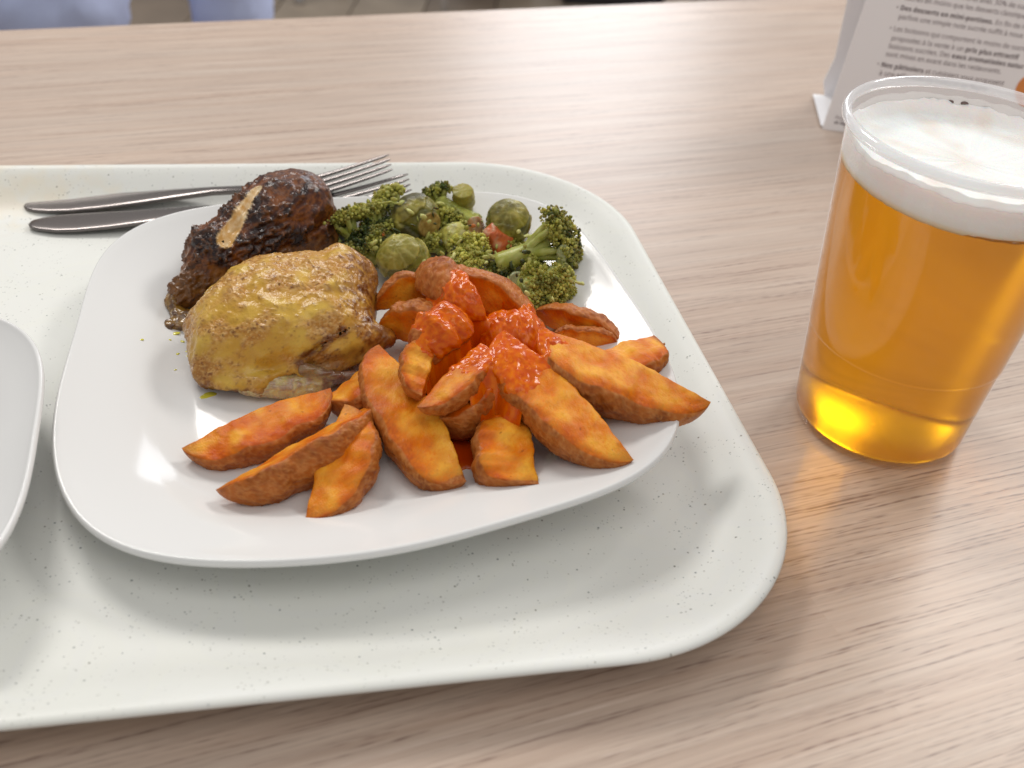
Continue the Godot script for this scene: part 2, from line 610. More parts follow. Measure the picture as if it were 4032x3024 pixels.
func build_person() -> void:
	# Seated sideways beyond the table in pale blue; only the lap and one knee come into the picture.
	var f := func(p: Vector3) -> float:
		var d := cap(p, Vector3(-1.02, -0.20, -1.50), Vector3(-0.66, -0.215, -1.44), 0.105, 0.078)
		d = smin(d, cap(p, Vector3(-0.66, -0.215, -1.44), Vector3(-0.67, -0.64, -1.46), 0.072, 0.048), 0.05)
		d = smin(d, cap(p, Vector3(-1.02, -0.16, -1.70), Vector3(-0.48, -0.03, -1.62), 0.10, 0.07), 0.04)
		d = smin(d, cap(p, Vector3(-0.48, -0.03, -1.62), Vector3(-0.475, -0.52, -1.62), 0.066, 0.046), 0.05)
		for z in [-1.46, -1.62]:
			var fx := -0.67 if z > -1.5 else -0.475
			var fy := -0.695 if z > -1.5 else -0.57
			d = smin(d, cap(p, Vector3(fx - 0.02, fy, z), Vector3(fx + 0.15, fy - 0.01, z + 0.02), 0.038, 0.028), 0.03)
		d = smin(d, cap(p, Vector3(-1.05, -0.18, -1.60), Vector3(-1.03, 0.18, -1.60), 0.145, 0.165), 0.08)
		d = smin(d, cap(p, Vector3(-1.03, 0.26, -1.46), Vector3(-1.03, 0.26, -1.74), 0.075, 0.075), 0.08)
		d = smin(d, cap(p, Vector3(-1.03, 0.27, -1.43), Vector3(-0.98, 0.02, -1.38), 0.055, 0.045), 0.03)
		d = smin(d, cap(p, Vector3(-0.98, 0.02, -1.38), Vector3(-0.78, -0.06, -1.46), 0.045, 0.032), 0.02)
		d = smin(d, cap(p, Vector3(-1.03, 0.27, -1.77), Vector3(-0.98, 0.02, -1.80), 0.055, 0.045), 0.03)
		d = smin(d, cap(p, Vector3(-0.98, 0.02, -1.80), Vector3(-0.76, -0.06, -1.66), 0.045, 0.032), 0.02)
		d = smin(d, cap(p, Vector3(-0.78, -0.06, -1.46), Vector3(-0.69, -0.10, -1.50), 0.034, 0.022), 0.015)
		d = smin(d, cap(p, Vector3(-0.76, -0.06, -1.66), Vector3(-0.67, -0.10, -1.60), 0.034, 0.022), 0.015)
		d = smin(d, cap(p, Vector3(-1.03, 0.30, -1.60), Vector3(-1.01, 0.42, -1.60), 0.055, 0.052), 0.04)
		d = smin(d, ell(p, Vector3(-0.985, 0.53, -1.60), Vector3(0.10, 0.125, 0.078)), 0.03)
		d = smin(d, cap(p, Vector3(-0.885, 0.54, -1.60), Vector3(-0.868, 0.505, -1.60), 0.008, 0.016), 0.02)
		return d
	var m: Array = nets(Vector3(-1.3, -0.75, -1.95), Vector3(-0.3, 0.7, -1.25), 0.016, f)
	var v: PackedVector3Array = m[0]
	var n := normals(v, m[1])
	var col := PackedColorArray()
	for i in v.size():
		var p := v[i]
		# folds in the cloth
		var fold := n_ridge.get_noise_3d(p.x * 60, p.y * 110, p.z * 60)
		var c := lin(204, 214, 250)
		if p.y > -0.13 and p.x < -0.86 and p.y < 0.33:
			c = lin(118, 124, 150)
		if p.y > 0.33 or (p.x > -0.80 and p.y > -0.14 and p.y < 0.0):
			c = lin(196, 150, 124)
		if p.y > 0.58 or (p.y > 0.45 and p.x < -1.02):
			c = lin(52, 40, 34)
		if p.y < (-0.66 if p.z > -1.54 else -0.53):
			c = lin(60, 55, 55)
		col.append(c)
		v[i] = p + n[i] * fold * 0.010
	var at := Vector3(-0.9, -0.732, -1.58)
	for i in v.size():
		v[i] -= at
	var cm := mat(Color.WHITE, 0.9, 0.2)
	cm.vertex_color_use_as_albedo = true
	var o := obj("person", mesh_of(v, m[1], col), cm)
	o.position = at
	tag(o, "person in pale blue trousers seated beyond the table, only the lap in view", "person")
	var seat := thing("stool", "dark padded chair seat under the person in pale blue", "chair", Transform3D(Basis(), Vector3(-0.98, -0.732, -1.60)))
	var s := obj("seat", box_mesh(Vector3(0.42, 0.05, 0.44), 0.012), mat(srgb(46, 44, 52), 0.7), seat)
	s.position.y = 0.38
	var leg_m := mat(srgb(205, 208, 214), 0.15)
	leg_m.metallic = 1.0
	for q in [[-1, 1], [1, 1], [-1, -1], [1, -1]]:
		var tb := tube(PackedVector3Array([Vector3(0, 0, 0), Vector3(0, 0.39, 0)]), PackedFloat32Array([0.011, 0.011]), 12)
		var leg := obj("leg", mesh_of(tb[0], tb[1]), leg_m, seat)
		leg.position = Vector3(q[0] * 0.18, 0, q[1] * 0.19)


# ---------------------------------------------------------------- tray

func build_tray() -> void:
	const W := 2048
	const H := 1600
	var im := Image.create(W, H, false, Image.FORMAT_RGB8)
	var n := FastNoiseLite.new()
	noise_of(n, 71, 0.012, 3)
	var px := PackedByteArray()
	px.resize(W * H * 3)
	var low := n.get_image(W / 8, H / 8)
	low.resize(W, H, Image.INTERPOLATE_CUBIC)
	low.convert(Image.FORMAT_L8)
	var lo := low.get_data()
	for i in W * H:
		var t := (lo[i] - 128) / 128.0
		px[i * 3] = int(226 + t * 3)
		px[i * 3 + 1] = int(227 + t * 3)
		px[i * 3 + 2] = int(222 + t * 4)
	var r := RandomNumberGenerator.new()
	r.seed = 5
	var spread := FastNoiseLite.new()
	noise_of(spread, 73, 0.01, 2)
	for k in 20000:
		var x := r.randf() * W
		var y := r.randf() * H
		if r.randf() > 0.55 + spread.get_noise_2d(x, y):
			continue
		var size := 0.6 + 1.2 * pow(r.randf(), 3.0)
		var dark := 0.14 + 0.66 * pow(r.randf(), 2.2)
		var cool := r.randf() < 0.5
		for dy in range(-3, 4):
			for dx in range(-3, 4):
				var d := Vector2(dx + floorf(x) - x, (dy + floorf(y) - y) * (0.8 + 0.4 * r.randf())).length()
				var a := clampf(size - d + 0.5, 0.0, 1.0) * dark
				if a <= 0.0:
					continue
				var at := (posmod(int(y) + dy, H) * W + posmod(int(x) + dx, W)) * 3
				px[at] = int(lerpf(px[at], 78 if cool else 96, a))
				px[at + 1] = int(lerpf(px[at + 1], 84 if cool else 92, a))
				px[at + 2] = int(lerpf(px[at + 2], 84 if cool else 82, a))
	# dried stains: a yellowish smear on the far rim and a ring left by a wet glass
	var sm := FastNoiseLite.new()
	noise_of(sm, 79, 0.012, 4)
	for y in range(0, 260):
		for x in range(240, 900):
			var q := Vector2((x - 560.0) / 300.0, (y - 85.0) / 105.0)
			var a := clampf(1.15 - q.length() + sm.get_noise_2d(x, y) * 0.9, 0.0, 1.0) * 0.34
			var at := (y * W + x) * 3
			px[at] = int(lerpf(px[at], 232, a))
			px[at + 1] = int(lerpf(px[at + 1], 212, a))
			px[at + 2] = int(lerpf(px[at + 2], 176, a))
	for y in range(120, 560):
		for x in range(60, 560):
			var d := Vector2(x - 300, y - 345).length() + sm.get_noise_2d(x * 2, y * 2) * 8.0
			var a := clampf(1.0 - absf(d - 160.0) / 7.0, 0.0, 1.0) * 0.35
			var at := (y * W + x) * 3
			px[at] = int(lerpf(px[at], 190, a))
			px[at + 1] = int(lerpf(px[at + 1], 186, a))
			px[at + 2] = int(lerpf(px[at + 2], 172, a))
	im = Image.create_from_data(W, H, false, Image.FORMAT_RGB8, px)
	var m := mat(Color.WHITE, 0.44, 0.42)
	m.albedo_texture = ImageTexture.create_from_image(im)
	var g := bump_grain
	m.heightmap_enabled = true
	m.heightmap_texture = g
	m.heightmap_scale = 0.004
	# profile: inset from the outer edge, height
	var prof := [[0.045, 0.0012], [0.030, 0.0012], [0.020, 0.0032], [0.012, 0.0085], [0.0065, 0.0130], [0.0028, 0.0146], [0.0009, 0.0150], [0.0, 0.0160], [0.0004, 0.0169], [0.0015, 0.0175], [0.0032, 0.0176], [0.0055, 0.0169], [0.009, 0.0150], [0.013, 0.0124], [0.0175, 0.0094], [0.022, 0.0069], [0.027, 0.0051], [0.033, 0.0041], [0.040, 0.0037], [0.050, 0.0036]]
	var v := PackedVector3Array()
	var uv := PackedVector2Array()
	for p in prof:
		for q in rounded_rect(0.23, 0.18, 0.0829, p[0], 40, 12, 6):
			v.append(Vector3(q.x - 0.23, p[1], q.y))
	var ring := v.size() / prof.size()
	var idx := grid_index(prof.size(), ring, true)
	for e in [0, prof.size() - 1]:
		var c := v.size()
		v.append(Vector3(-0.23, prof[e][1], 0))
		for j in ring:
			idx.append_array([c, e * ring + j, e * ring + (j + 1) % ring] if e == 0 else [c, e * ring + (j + 1) % ring, e * ring + j])
	for p in v:
		uv.append(Vector2((p.x + 0.46) / 0.46, (p.z + 0.18) / 0.36))
	var o := obj("tray", mesh_of(v, outward(v, idx), PackedColorArray(), uv), m)
	o.transform = Transform3D(Basis(Vector3.UP, 0.2589), Vector3(0.0809, 0, -0.426))
	tag(o, "white speckled plastic canteen tray with a raised rounded rim", "tray")


# ---------------------------------------------------------------- plates

func plate_radius(t: float) -> float:
	var c := [-0.0246, -0.0001, 0.007, 0.0077, -0.0005, 0.016, 0.0017, 0.0128, -0.0036, -0.0069, 0.0142, -0.0023, 0.0002]
	var k: float = 1.0 + c[0]
	for n in range(1, 7):
		k += c[n * 2 - 1] * cos(n * t) + c[n * 2] * sin(n * t)
	return k * pow(pow(absf(cos(t) / 0.122), 4.0) + pow(absf(sin(t) / 0.122), 4.0), -0.25)


func dish_radius(t: float) -> float:
	var a := 0.088
	return pow(pow(absf(cos(t) / a), 3.4) + pow(absf(sin(t) / a), 3.4), -1.0 / 3.4)


func plate_mesh(radius: Callable, rim: float, floor_h: float) -> ArrayMesh:
	# profile: share of the radius, extra inset in metres, height share (0 floor .. 1 rim) on the upper side, then the lip and the underside
	var up := [[0.02, 0.0], [0.3, 0.0], [0.5, 0.0], [0.58, 0.002], [0.63, 0.02], [0.67, 0.075], [0.71, 0.18], [0.745, 0.31], [0.78, 0.43], [0.82, 0.54], [0.86, 0.635], [0.90, 0.735], [0.935, 0.83], [0.96, 0.91], [0.975, 0.955]]
	var seg := 220
	var v := PackedVector3Array()
	var add := func(share: float, inset: float, y: float) -> void:
		for j in seg:
			var t := TAU * j / seg
			var r: float = radius.call(t) * share - inset
			v.append(Vector3(r * cos(t), y, r * sin(t)))
	var h := rim - floor_h
	for p in up:
		add.call(p[0], 0.0, floor_h + h * p[1])
	var lip := [[0.0021, -0.0004], [0.0013, 0.0], [0.0006, -0.0003], [0.0001, -0.0011], [0.0, -0.0021], [0.0005, -0.0032], [0.0016, -0.0040], [0.0032, -0.0046]]
	for p in lip:
		add.call(1.0, p[0], rim + p[1])
	for p in [[0.90, 0.62], [0.82, 0.40], [0.74, 0.15]]:
		add.call(p[0], 0.0, floor_h + h * p[1] - 0.0042)
	add.call(0.66, 0.0, 0.0016)
	add.call(0.63, 0.0, 0.0)
	add.call(0.60, 0.0, 0.0)
	add.call(0.585, 0.0, 0.0016)
	add.call(0.02, 0.0, 0.0020)
	var rings := v.size() / seg
	var idx := grid_index(rings, seg, true)
	for e in [0, rings - 1]:
		var c := v.size()
		v.append(Vector3(0, v[e * seg].y, 0))
		for j in seg:
			idx.append_array([c, e * seg + j, e * seg + (j + 1) % seg] if e == 0 else [c, e * seg + (j + 1) % seg, e * seg + j])
	return mesh_of(v, outward(v, idx))


func build_plates() -> void:
	var m := mat(srgb(227, 227, 226), 0.10, 0.36)
	var o := obj("plate", plate_mesh(plate_radius, 0.024, 0.0065), m)
	o.transform = on_plate()
	tag(o, "glossy white rounded square plate holding the chicken and potato wedges", "plate")
	var d := obj("side_dish", plate_mesh(dish_radius, 0.030, 0.0075), m)
	var c := PLATE_ORIGIN + plate_basis * Vector3(-0.2125, 0.0, 0.053)
	c.y = 0.0036
	d.transform = Transform3D(Basis(Vector3.UP, 0.30), c)
	tag(d, "glossy white empty dish cut off by the left edge", "dish")
	# yellow fat spilt beside the chicken
	var fat := mat(Color(0.83, 0.80, 0.28, 1.0), 0.08)
	var g := [[-79, -36, 2.0, 1.3], [-76, -31, 1.1, 0.8], [-73.5, -28.5, 0.7, 0.6], [-73, -21, 2.0, 1.2], [-70.5, -16.5, 4.2, 2.3], [-78, -22, 0.9, 0.7], [-92, -26, 1.0, 0.7], [-79, -11, 0.6, 0.5], [-66, 7, 3.5, 2.0], [-74, -24, 1.2, 0.8], [-81, -31, 0.6, 0.6]]
	var v := PackedVector3Array()
	var idx := PackedInt32Array()
	for q in g:
		var b := v.size()
		for ring in 4:
			for j in 14:
				var t := TAU * j / 14
				var k: float = [1.0, 0.9, 0.65, 0.3][ring]
				var wob := 1.0 + 0.22 * sin(t * 2 + q[0]) + 0.12 * sin(t * 3 + q[1])
				v.append(Vector3(q[0] + cos(t) * q[2] * k * wob, floor_at(q[0], q[1]) + [-0.1, 0.10, 0.2, 0.26][ring], q[1] + sin(t) * q[3] * k * wob))
		for i in grid_index(4, 14, true):
			idx.append(b + i)
		var c0 := v.size()
		v.append(Vector3(q[0], floor_at(q[0], q[1]) + 0.28, q[1]))
		for j in 14:
			idx.append_array([c0, b + 42 + (j + 1) % 14, b + 42 + j])
	var fo := obj("fat_droplets", mesh_of(v, idx, PackedColorArray(), PackedVector2Array(), MM), fat)
	fo.transform = on_plate()
	tag(fo, "small yellow fat droplets spilt on the plate left of the chicken", "droplets")
	fo.set_meta("kind", "stuff")


# Height of the plate's upper face, in its own millimetres.
func floor_at(x: float, z: float) -> float:
	var s := Vector2(x, z).length() / (plate_radius(atan2(z, x)) * 1000.0)
	var up := [[0.5, 0.0], [0.58, 0.002], [0.63, 0.02], [0.67, 0.075], [0.71, 0.18], [0.745, 0.31], [0.78, 0.43], [0.82, 0.54], [0.86, 0.635], [0.90, 0.735], [0.935, 0.83], [0.96, 0.91], [1.0, 1.0]]
	for i in range(1, up.size()):
		if s < up[i][0]:
			return 6.5 + 17.5 * lerpf(up[i - 1][1], up[i][1], clampf((s - up[i - 1][0]) / (up[i][0] - up[i - 1][0]), 0.0, 1.0))
	return 24.0


# ---------------------------------------------------------------- forks

func build_forks() -> void:
	var m := mat(srgb(124, 118, 116), 0.2)
	m.metallic = 1.0
	fork(Vector3(-0.2625, 0.0058, -0.4955), Vector3(-0.0785, 0.0290, -0.5450), 17.0, "steel fork farther from the plate, its handle near the tray rim", m)
	fork(Vector3(-0.2527, 0.0056, -0.4780), Vector3(-0.0655, 0.0275, -0.5270), 18.5, "steel fork nearer the plate, its handle half under the plate", m)


func fork(a: Vector3, b: Vector3, wide: float, label: String, m: Material) -> void:
	var x := (b - a)
	x.y = 0
	var ln := x.length() * 1000.0
	x = x.normalized()
	var at := Transform3D(Basis(x, Vector3.UP, x.cross(Vector3.UP)), a)
	var f := thing("fork", label, "fork", at, "forks on the tray")
	var rise := (b.y - a.y) * 1000.0
	# stations: share of length, half width, half thickness, height
	var st := [[0.0, 0.4, 0.2, 0.0], [0.004, 2.6, 0.7, 0.0], [0.012, 4.3, 0.9, 0.0], [0.03, 6.0, 1.0, 0.0], [0.07, wide * 0.46, 1.05, 0.2], [0.12, wide * 0.5, 1.1, 0.6], [0.2, wide * 0.47, 1.2, 1.6], [0.3, wide * 0.38, 1.35, 3.2], [0.4, wide * 0.29, 1.5, 5.2], [0.5, 3.1, 1.6, 7.0], [0.58, 2.8, 1.6, 7.6], [0.64, 3.4, 1.4, 6.6], [0.68, 6.5, 1.2, 6.2], [0.72, 10.0, 1.05, 6.6], [0.76, 11.8, 1.0, 8.0], [0.795, 12.0, 1.0, 9.8]]
	var v := PackedVector3Array()
	var seg := 20
	for s in st:
		for j in seg:
			var t := TAU * j / seg
			var c := cos(t)
			var d := sin(t)
			v.append(Vector3(s[0] * ln, s[3] + s[2] * signf(d) * pow(absf(d), 0.35), s[1] * signf(c) * pow(absf(c), 0.8)))
	var idx := grid_index(st.size(), seg, true)
	for e in [0, st.size() - 1]:
		var c0 := v.size()
		v.append(Vector3(st[e][0] * ln, st[e][3], 0))
		for j in seg:
			idx.append_array([c0, e * seg + j, e * seg + (j + 1) % seg])
	obj("handle", mesh_of(v, outward(v, idx), PackedColorArray(), PackedVector2Array(), MM), m, f)
	for k in 4:
		var z := (k - 1.5) * 6.3
		var pts := PackedVector3Array()
		var rad := PackedFloat32Array()
		for i in 13:
			var s := i / 12.0
			pts.append(Vector3(ln * (0.785 + 0.215 * s), 9.3 + (rise - 9.3) * pow(s, 1.1), z * (1.0 - 0.06 * s)) * MM)
			rad.append((1.95 - 0.75 * s if i < 12 else 0.5) * MM)
		var tb := tube(pts, rad, 10, 0.55)
		obj("tine", mesh_of(tb[0], tb[1]), m, f)


# ---------------------------------------------------------------- beer

func build_cup() -> void:
	var at := Transform3D(Basis(), Vector3(0.1659, 0.0002, -0.4005))
	var cup := thing("beer_cup", "clear plastic cup of amber beer with a white head", "cup", at)
	var rad := func(y: float) -> float:
		# wall radius at height y: a straight taper with a shoulder at 46 mm and an inset foot
		var r := 0.0374 + (0.0487 - 0.0374) * (y - 0.0) / 0.136
		if y > 0.0465:
			r += 0.0005
		r -= 0.0005 * smoothstep(0.0052, 0.0032, y)
		return r
	var seg := 144
	var shell := mat(Color(1, 1, 1, 0.02), 0.04, 0.40)
	shell.transparency = BaseMaterial3D.TRANSPARENCY_ALPHA
	var prof := PackedVector2Array([Vector2(0.0002, 0.0016), Vector2(0.030, 0.0016), Vector2(0.0345, 0.0014), Vector2(0.0352, 0.0004), Vector2(0.0360, 0.0), Vector2(0.0366, 0.0004)])
	for y in [0.002, 0.003, 0.0037, 0.0044, 0.0052, 0.0065, 0.0116, 0.02, 0.03, 0.04, 0.0456, 0.0461, 0.0466, 0.0471, 0.0478, 0.06, 0.08, 0.1, 0.12, 0.131, 0.136]:
		prof.append(Vector2(rad.call(y), y))
	var l := lathe(prof, seg)
	obj("wall", mesh_of(l[0], outward(l[0], l[1])), shell, cup)
	# rolled lip: a solid clear ring
	var lip := mat(Color(0.98, 0.98, 0.99, 0.36), 0.08, 0.8)
	lip.transparency = BaseMaterial3D.TRANSPARENCY_ALPHA
	var lp := PackedVector2Array()
	for i in 18:
		var t := TAU * i / 18
		lp.append(Vector2(0.0499 + 0.0019 * cos(t), 0.1380 + 0.0023 * sin(t)))
	lp.append(lp[0])
	l = lathe(lp, seg)
	obj("lip", mesh_of(l[0], outward(l[0], l[1])), lip, cup)
	var beer_top := 0.1212
	var beer := mat(Color(0.968, 0.68, 0.016, 0.0), 0.17, 0.5)
	beer.transparency = BaseMaterial3D.TRANSPARENCY_ALPHA
	beer.refraction_enabled = true
	beer.refraction_scale = 0.034
	# two skins of one closed body: the amber side and top, and the clear foot that rests on the domed base
	var dip := func(t: float) -> float:
		return -0.0026 * cos(t - deg_to_rad(70))
	prof = PackedVector2Array([Vector2(0.0004, 0.0052), Vector2(0.008, 0.0051), Vector2(0.016, 0.0046), Vector2(0.024, 0.0036), Vector2(0.030, 0.0026), Vector2(0.0335, 0.0022), Vector2(0.0352, 0.0025), Vector2(0.0360, 0.0032)])
	var foot_rings := prof.size()
	for y in [0.0037, 0.0044, 0.0052, 0.0065, 0.0116, 0.02, 0.03, 0.04, 0.0456, 0.0461, 0.0466, 0.0471, 0.0478, 0.06, 0.08, 0.1, 0.112]:
		prof.append(Vector2(rad.call(y) - 0.0005, y))
	var side_rings := prof.size()
	for q in [1.0, 0.985, 0.5, 0.01]:
		prof.append(Vector2((rad.call(beer_top) - 0.0005) * q, beer_top - (0.0006 if q == 1.0 else 0.0)))
	l = lathe(prof, seg)
	var bv: PackedVector3Array = l[0]
	for i in range(side_rings * seg, bv.size()):
		var t := TAU * (i % seg) / seg
		bv[i].y += dip.call(t) * Vector2(bv[i].x, bv[i].z).length() / 0.048
	var bi := outward(bv, l[1])
	var bn := normals(bv, bi)
	var cut := (foot_rings - 1) * seg * 6
	var body := ArrayMesh.new()
	for part in 2:
		var a := []
		a.resize(Mesh.ARRAY_MAX)
		a[Mesh.ARRAY_VERTEX] = bv
		a[Mesh.ARRAY_NORMAL] = bn
		var cw := PackedInt32Array()
		for i in range(0 if part else cut, cut if part else bi.size(), 3):
			cw.append_array([bi[i], bi[i + 2], bi[i + 1]])
		a[Mesh.ARRAY_INDEX] = cw
		body.add_surface_from_arrays(Mesh.PRIMITIVE_TRIANGLES, a)
	var clear := beer.duplicate()
	clear.albedo_color = Color(0.965, 0.72, 0.07, 0.0)
	clear.roughness = 0.34
	body.surface_set_material(0, beer)
	body.surface_set_material(1, clear)
	obj("beer", body, null, cup)
	# head of foam: a concave top that climbs the wall
	var foam := mat(Color.WHITE, 0.75, 0.3)
	foam.vertex_color_use_as_albedo = true
	foam.subsurf_scatter_enabled = true
	foam.subsurf_scatter_strength = 0.25
	foam.uv1_triplanar = true
	foam.uv1_scale = Vector3.ONE * 70
	foam.heightmap_enabled = true
	foam.heightmap_texture = bump_cell
	foam.heightmap_scale = 0.02
	var v := PackedVector3Array()
	var col := PackedColorArray()
	var rings := [[0.001, 0.1214, 0], [0.9, 0.1214, 0], [0.98, 0.1200, 0], [1.004, 0.1196, 0], [1.005, 0.1204, 0], [1.005, 0.1222, 0], [1.003, 0.124, 3], [1.0, 0.1275, 3], [1.0, 0.1300, 1], [0.985, 0.1310, 1], [0.965, 0.1295, 2], [0.94, 0.1279, 2], [0.91, 0.1268, 2], [0.85, 0.1261, 2], [0.75, 0.1258, 2], [0.6, 0.1257, 2], [0.45, 0.1257, 2], [0.3, 0.1257, 2], [0.15, 0.1257, 2], [0.0005, 0.1257, 2]]
	for q in rings:
		for j in seg:
			var t := TAU * j / seg
			var y: float = q[1]
			var d := Vector2(cos(t), sin(t))
			if q[2] == 1:
				y += 0.0018 * n_mid.get_noise_2d(d.x * 9, d.y * 9) + 0.001 * n_fine.get_noise_2d(d.x * 12, d.y * 12)
			if q[2] == 0 and q[0] > 0.98:
				y += 0.0006 * n_mid.get_noise_2d(d.x * 14 + 40, d.y * 14) + 0.0004 * n_fine.get_noise_2d(d.x * 30, d.y * 30)
			if q[2] == 0:
				y += dip.call(t) * q[0]
			var r: float = (rad.call(y) - 0.0005) * q[0]
			if q[2] == 2:
				y += 0.0007 * n_mid.get_noise_2d(d.x * r * 260, d.y * r * 260) + 0.0004 * n_fine.get_noise_2d(d.x * r * 400, d.y * r * 400)
			v.append(Vector3(d.x * r, y, d.y * r))
			var pink := clampf(n_low.get_noise_2d(d.x * r * 500 + 9, d.y * r * 500) * 1.4, 0.0, 1.0) if q[2] == 2 else 0.0
			var c := lin(250, 248, 246).lerp(lin(240, 224, 214), pink)
			if q[2] == 0:
				c = c.lerp(lin(228, 190, 120), clampf((0.1228 - y + dip.call(t)) / 0.003, 0.0, 1.0) * 0.85)
			col.append(c)
	var fi := outward(v, grid_index(rings.size(), seg, true))
	obj("foam_head", mesh_of(v, fi, col), foam, cup)
	# film of foam clinging to the inside of the wall above the head
	var film := mat(Color(0.97, 0.96, 0.95, 0.62), 0.9, 0.3)
	film.transparency = BaseMaterial3D.TRANSPARENCY_ALPHA
	v = PackedVector3Array()
	var rows := 7
	for i in rows:
		for j in seg:
			var t := TAU * j / seg
			var top := 0.1335 + 0.0016 * n_low.get_noise_2d(cos(t) * 22, sin(t) * 22) + 0.0009 * n_fine.get_noise_2d(cos(t) * 9, sin(t) * 9)
			var y := lerpf(0.1285, top, i / (rows - 1.0))
			var r: float = rad.call(y) - 0.0006
			v.append(Vector3(r * cos(t), y, r * sin(t)))
	obj("foam_film", mesh_of(v, grid_index(rows, seg, true)), film, cup)
	# bubbles popped on the far inside wall
	var hole := mat(srgb(112, 92, 88), 0.3)
	for q in [[-1.62, 0.1307, 0.0011], [-1.50, 0.1309, 0.0014], [-1.38, 0.1311, 0.0016], [-1.20, 0.1306, 0.0015], [-1.68, 0.1313, 0.0006]]:
		var bm := SphereMesh.new()
		bm.radius = q[2]
		bm.height = q[2] * 2
		bm.radial_segments = 16
		bm.rings = 8
		var b := obj("bubble", bm, hole, cup)
		var r: float = rad.call(q[1]) - 0.0009
		b.position = Vector3(r * cos(q[0]), q[1], r * sin(q[0]))
		b.rotation.y = -q[0]
		b.scale = Vector3(0.25, 0.6, 1.0)


# ---------------------------------------------------------------- menu card

func build_card() -> void:
	var lean := deg_to_rad(15)
	var roll := deg_to_rad(2.5)
	var up := Vector3(0, cos(lean), -sin(lean))
	var s := Vector3.RIGHT * cos(roll) - up * sin(roll)
	var t := up * cos(roll) + Vector3.RIGHT * sin(roll)
	var nrm := s.cross(t)
	# set so that its lower right corner meets the table
	var origin := Vector3(0.1942, 0.0, -0.7263)
	var card := thing("menu_card", "white folded tent card printed with French text behind the beer cup", "card", Transform3D(Basis(s, t, nrm), origin))
	var paper := mat(srgb(244, 239, 239), 0.6)
	var bright := mat(srgb(250, 250, 253), 0.6)
	var slant := tan(deg_to_rad(5.3))
	var front := slab([Vector2(0, 0), Vector2(150, -0.5), Vector2(150, 210), Vector2(210 * slant, 210)], 0.9)
	obj("front_panel", front, paper, card)
	# back panel: parallel, its lower corner cut off, in the card's axes (millimetres)
	var inv := card.transform.affine_inverse()
	var bl: Vector3 = inv * Vector3(0.2055, 0.0005, -0.784) * 1000.0
	var apex := Vector3(210 * slant - 27.0, 209, -2.0)
	var bx := (Vector3(1, 0, 0))
	var by := (apex - bl).normalized()
	var b := MeshInstance3D.new()
	var back := slab([Vector2(0, 0), Vector2(-3.5, 12), Vector2(1, 30), Vector2(0, 209), Vector2(130, 209), Vector2(150, 12), Vector2(150, 4)], 0.9)
	b.free()
	var bo := obj("back_panel", back, bright, card)
	bo.transform = Transform3D(Basis(bx, by, bx.cross(by).normalized()), bl * MM)
	# base flap between them, a triangle showing at the left
	var fl: Vector3 = inv * Vector3(0.1964, 0.0016, -0.7837) * 1000.0
	var fr: Vector3 = inv * Vector3(0.1934, 0.0012, -0.7278) * 1000.0
	var fe: Vector3 = inv * Vector3(0.225, 0.0016, -0.7837) * 1000.0
	var ff: Vector3 = inv * Vector3(0.225, 0.0010, -0.7278) * 1000.0
	var v := PackedVector3Array()
	for p in [fl, fe, ff, fr]:
		v.append(p)
	for p in [fl, fe, ff, fr]:
		v.append(p + (inv.basis * Vector3(0, 0.0009, 0)) * 1000.0)
	var idx := PackedInt32Array([0, 1, 2, 0, 2, 3, 4, 6, 5, 4, 7, 6])
	for k in 4:
		idx.append_array([k, (k + 1) % 4 + 4, (k + 1) % 4, k, k + 4, (k + 1) % 4 + 4])
	obj("base_flap", mesh_of(v, outward(v, idx), PackedColorArray(), PackedVector2Array(), MM), bright, card)
	# print
	var plain := SystemFont.new()
	plain.font_names = PackedStringArray(["Droid Sans"])
	var bold := SystemFont.new()
	bold.font_names = PackedStringArray(["Droid Sans"])
	bold.font_weight = 700
	var ink := mat(srgb(116, 98, 102), 0.6)
	var ink_dark := mat(srgb(84, 62, 68), 0.6)
	var lines := [
		[46.7, 97.2, [["riches en fruits et avec 30% de sucre", 0]], 0.0043],
		[32.5, 91.6, [["sucrés en moins que les desserts classiques.", 0]], 0.0043],
		[28.7, 85.0, [["• ", 0], ["Des desserts en mini-portions.", 1], [" En fin de repas,", 0]], 0.0043],
		[31.6, 79.4, [["parfois une simple note sucrée suffit à nous", 0]], 0.0043],
		[27.8, 71.6, [["• ", 0], ["Les boissons qui comportent le moins de sucre", 0]], 0.0043],
		[30.6, 65.6, [["proposées à la vente à un ", 0], ["prix plus attractif", 1]], 0.0043],
		[30.2, 60.3, [["boissons sucrées. Des ", 0], ["eaux aromatisées natur", 1]], 0.0043],
		[29.7, 55.0, [["sont mises en avant dans les restaurants.", 0]], 0.0043],
		[25.8, 47.9, [["• ", 0], ["Nos pâtissiers", 1], [" et cuisiniers vous proposent", 0]], 0.0043],
		[28.7, 42.4, [["à une ", 0], ["sélection de fruits et de fleurs", 1]], 0.0043],
		[7.0, 9.2, [["Pour votre santé, mangez au moins cinq fruits", 0]], 0.0022],
		[7.0, 5.9, [["et légumes par jour.", 1]], 0.0022]]
	for ln in lines:
		var x: float = ln[0]
		for w in ln[2]:
			var tm := TextMesh.new()
			var f: SystemFont = bold if w[1] else plain
			tm.font = f
			tm.font_size = 32
			tm.pixel_size = ln[3] / 32.0
			tm.depth = 0.00006
			tm.horizontal_alignment = HORIZONTAL_ALIGNMENT_LEFT
			tm.text = w[0]
			var o := obj("text_line", tm, ink_dark if w[1] else ink, card)
			o.position = Vector3(x, ln[1], 0.55) * MM
			x += f.get_string_size(w[0], HORIZONTAL_ALIGNMENT_LEFT, -1, 32).x * tm.pixel_size * 1000.0
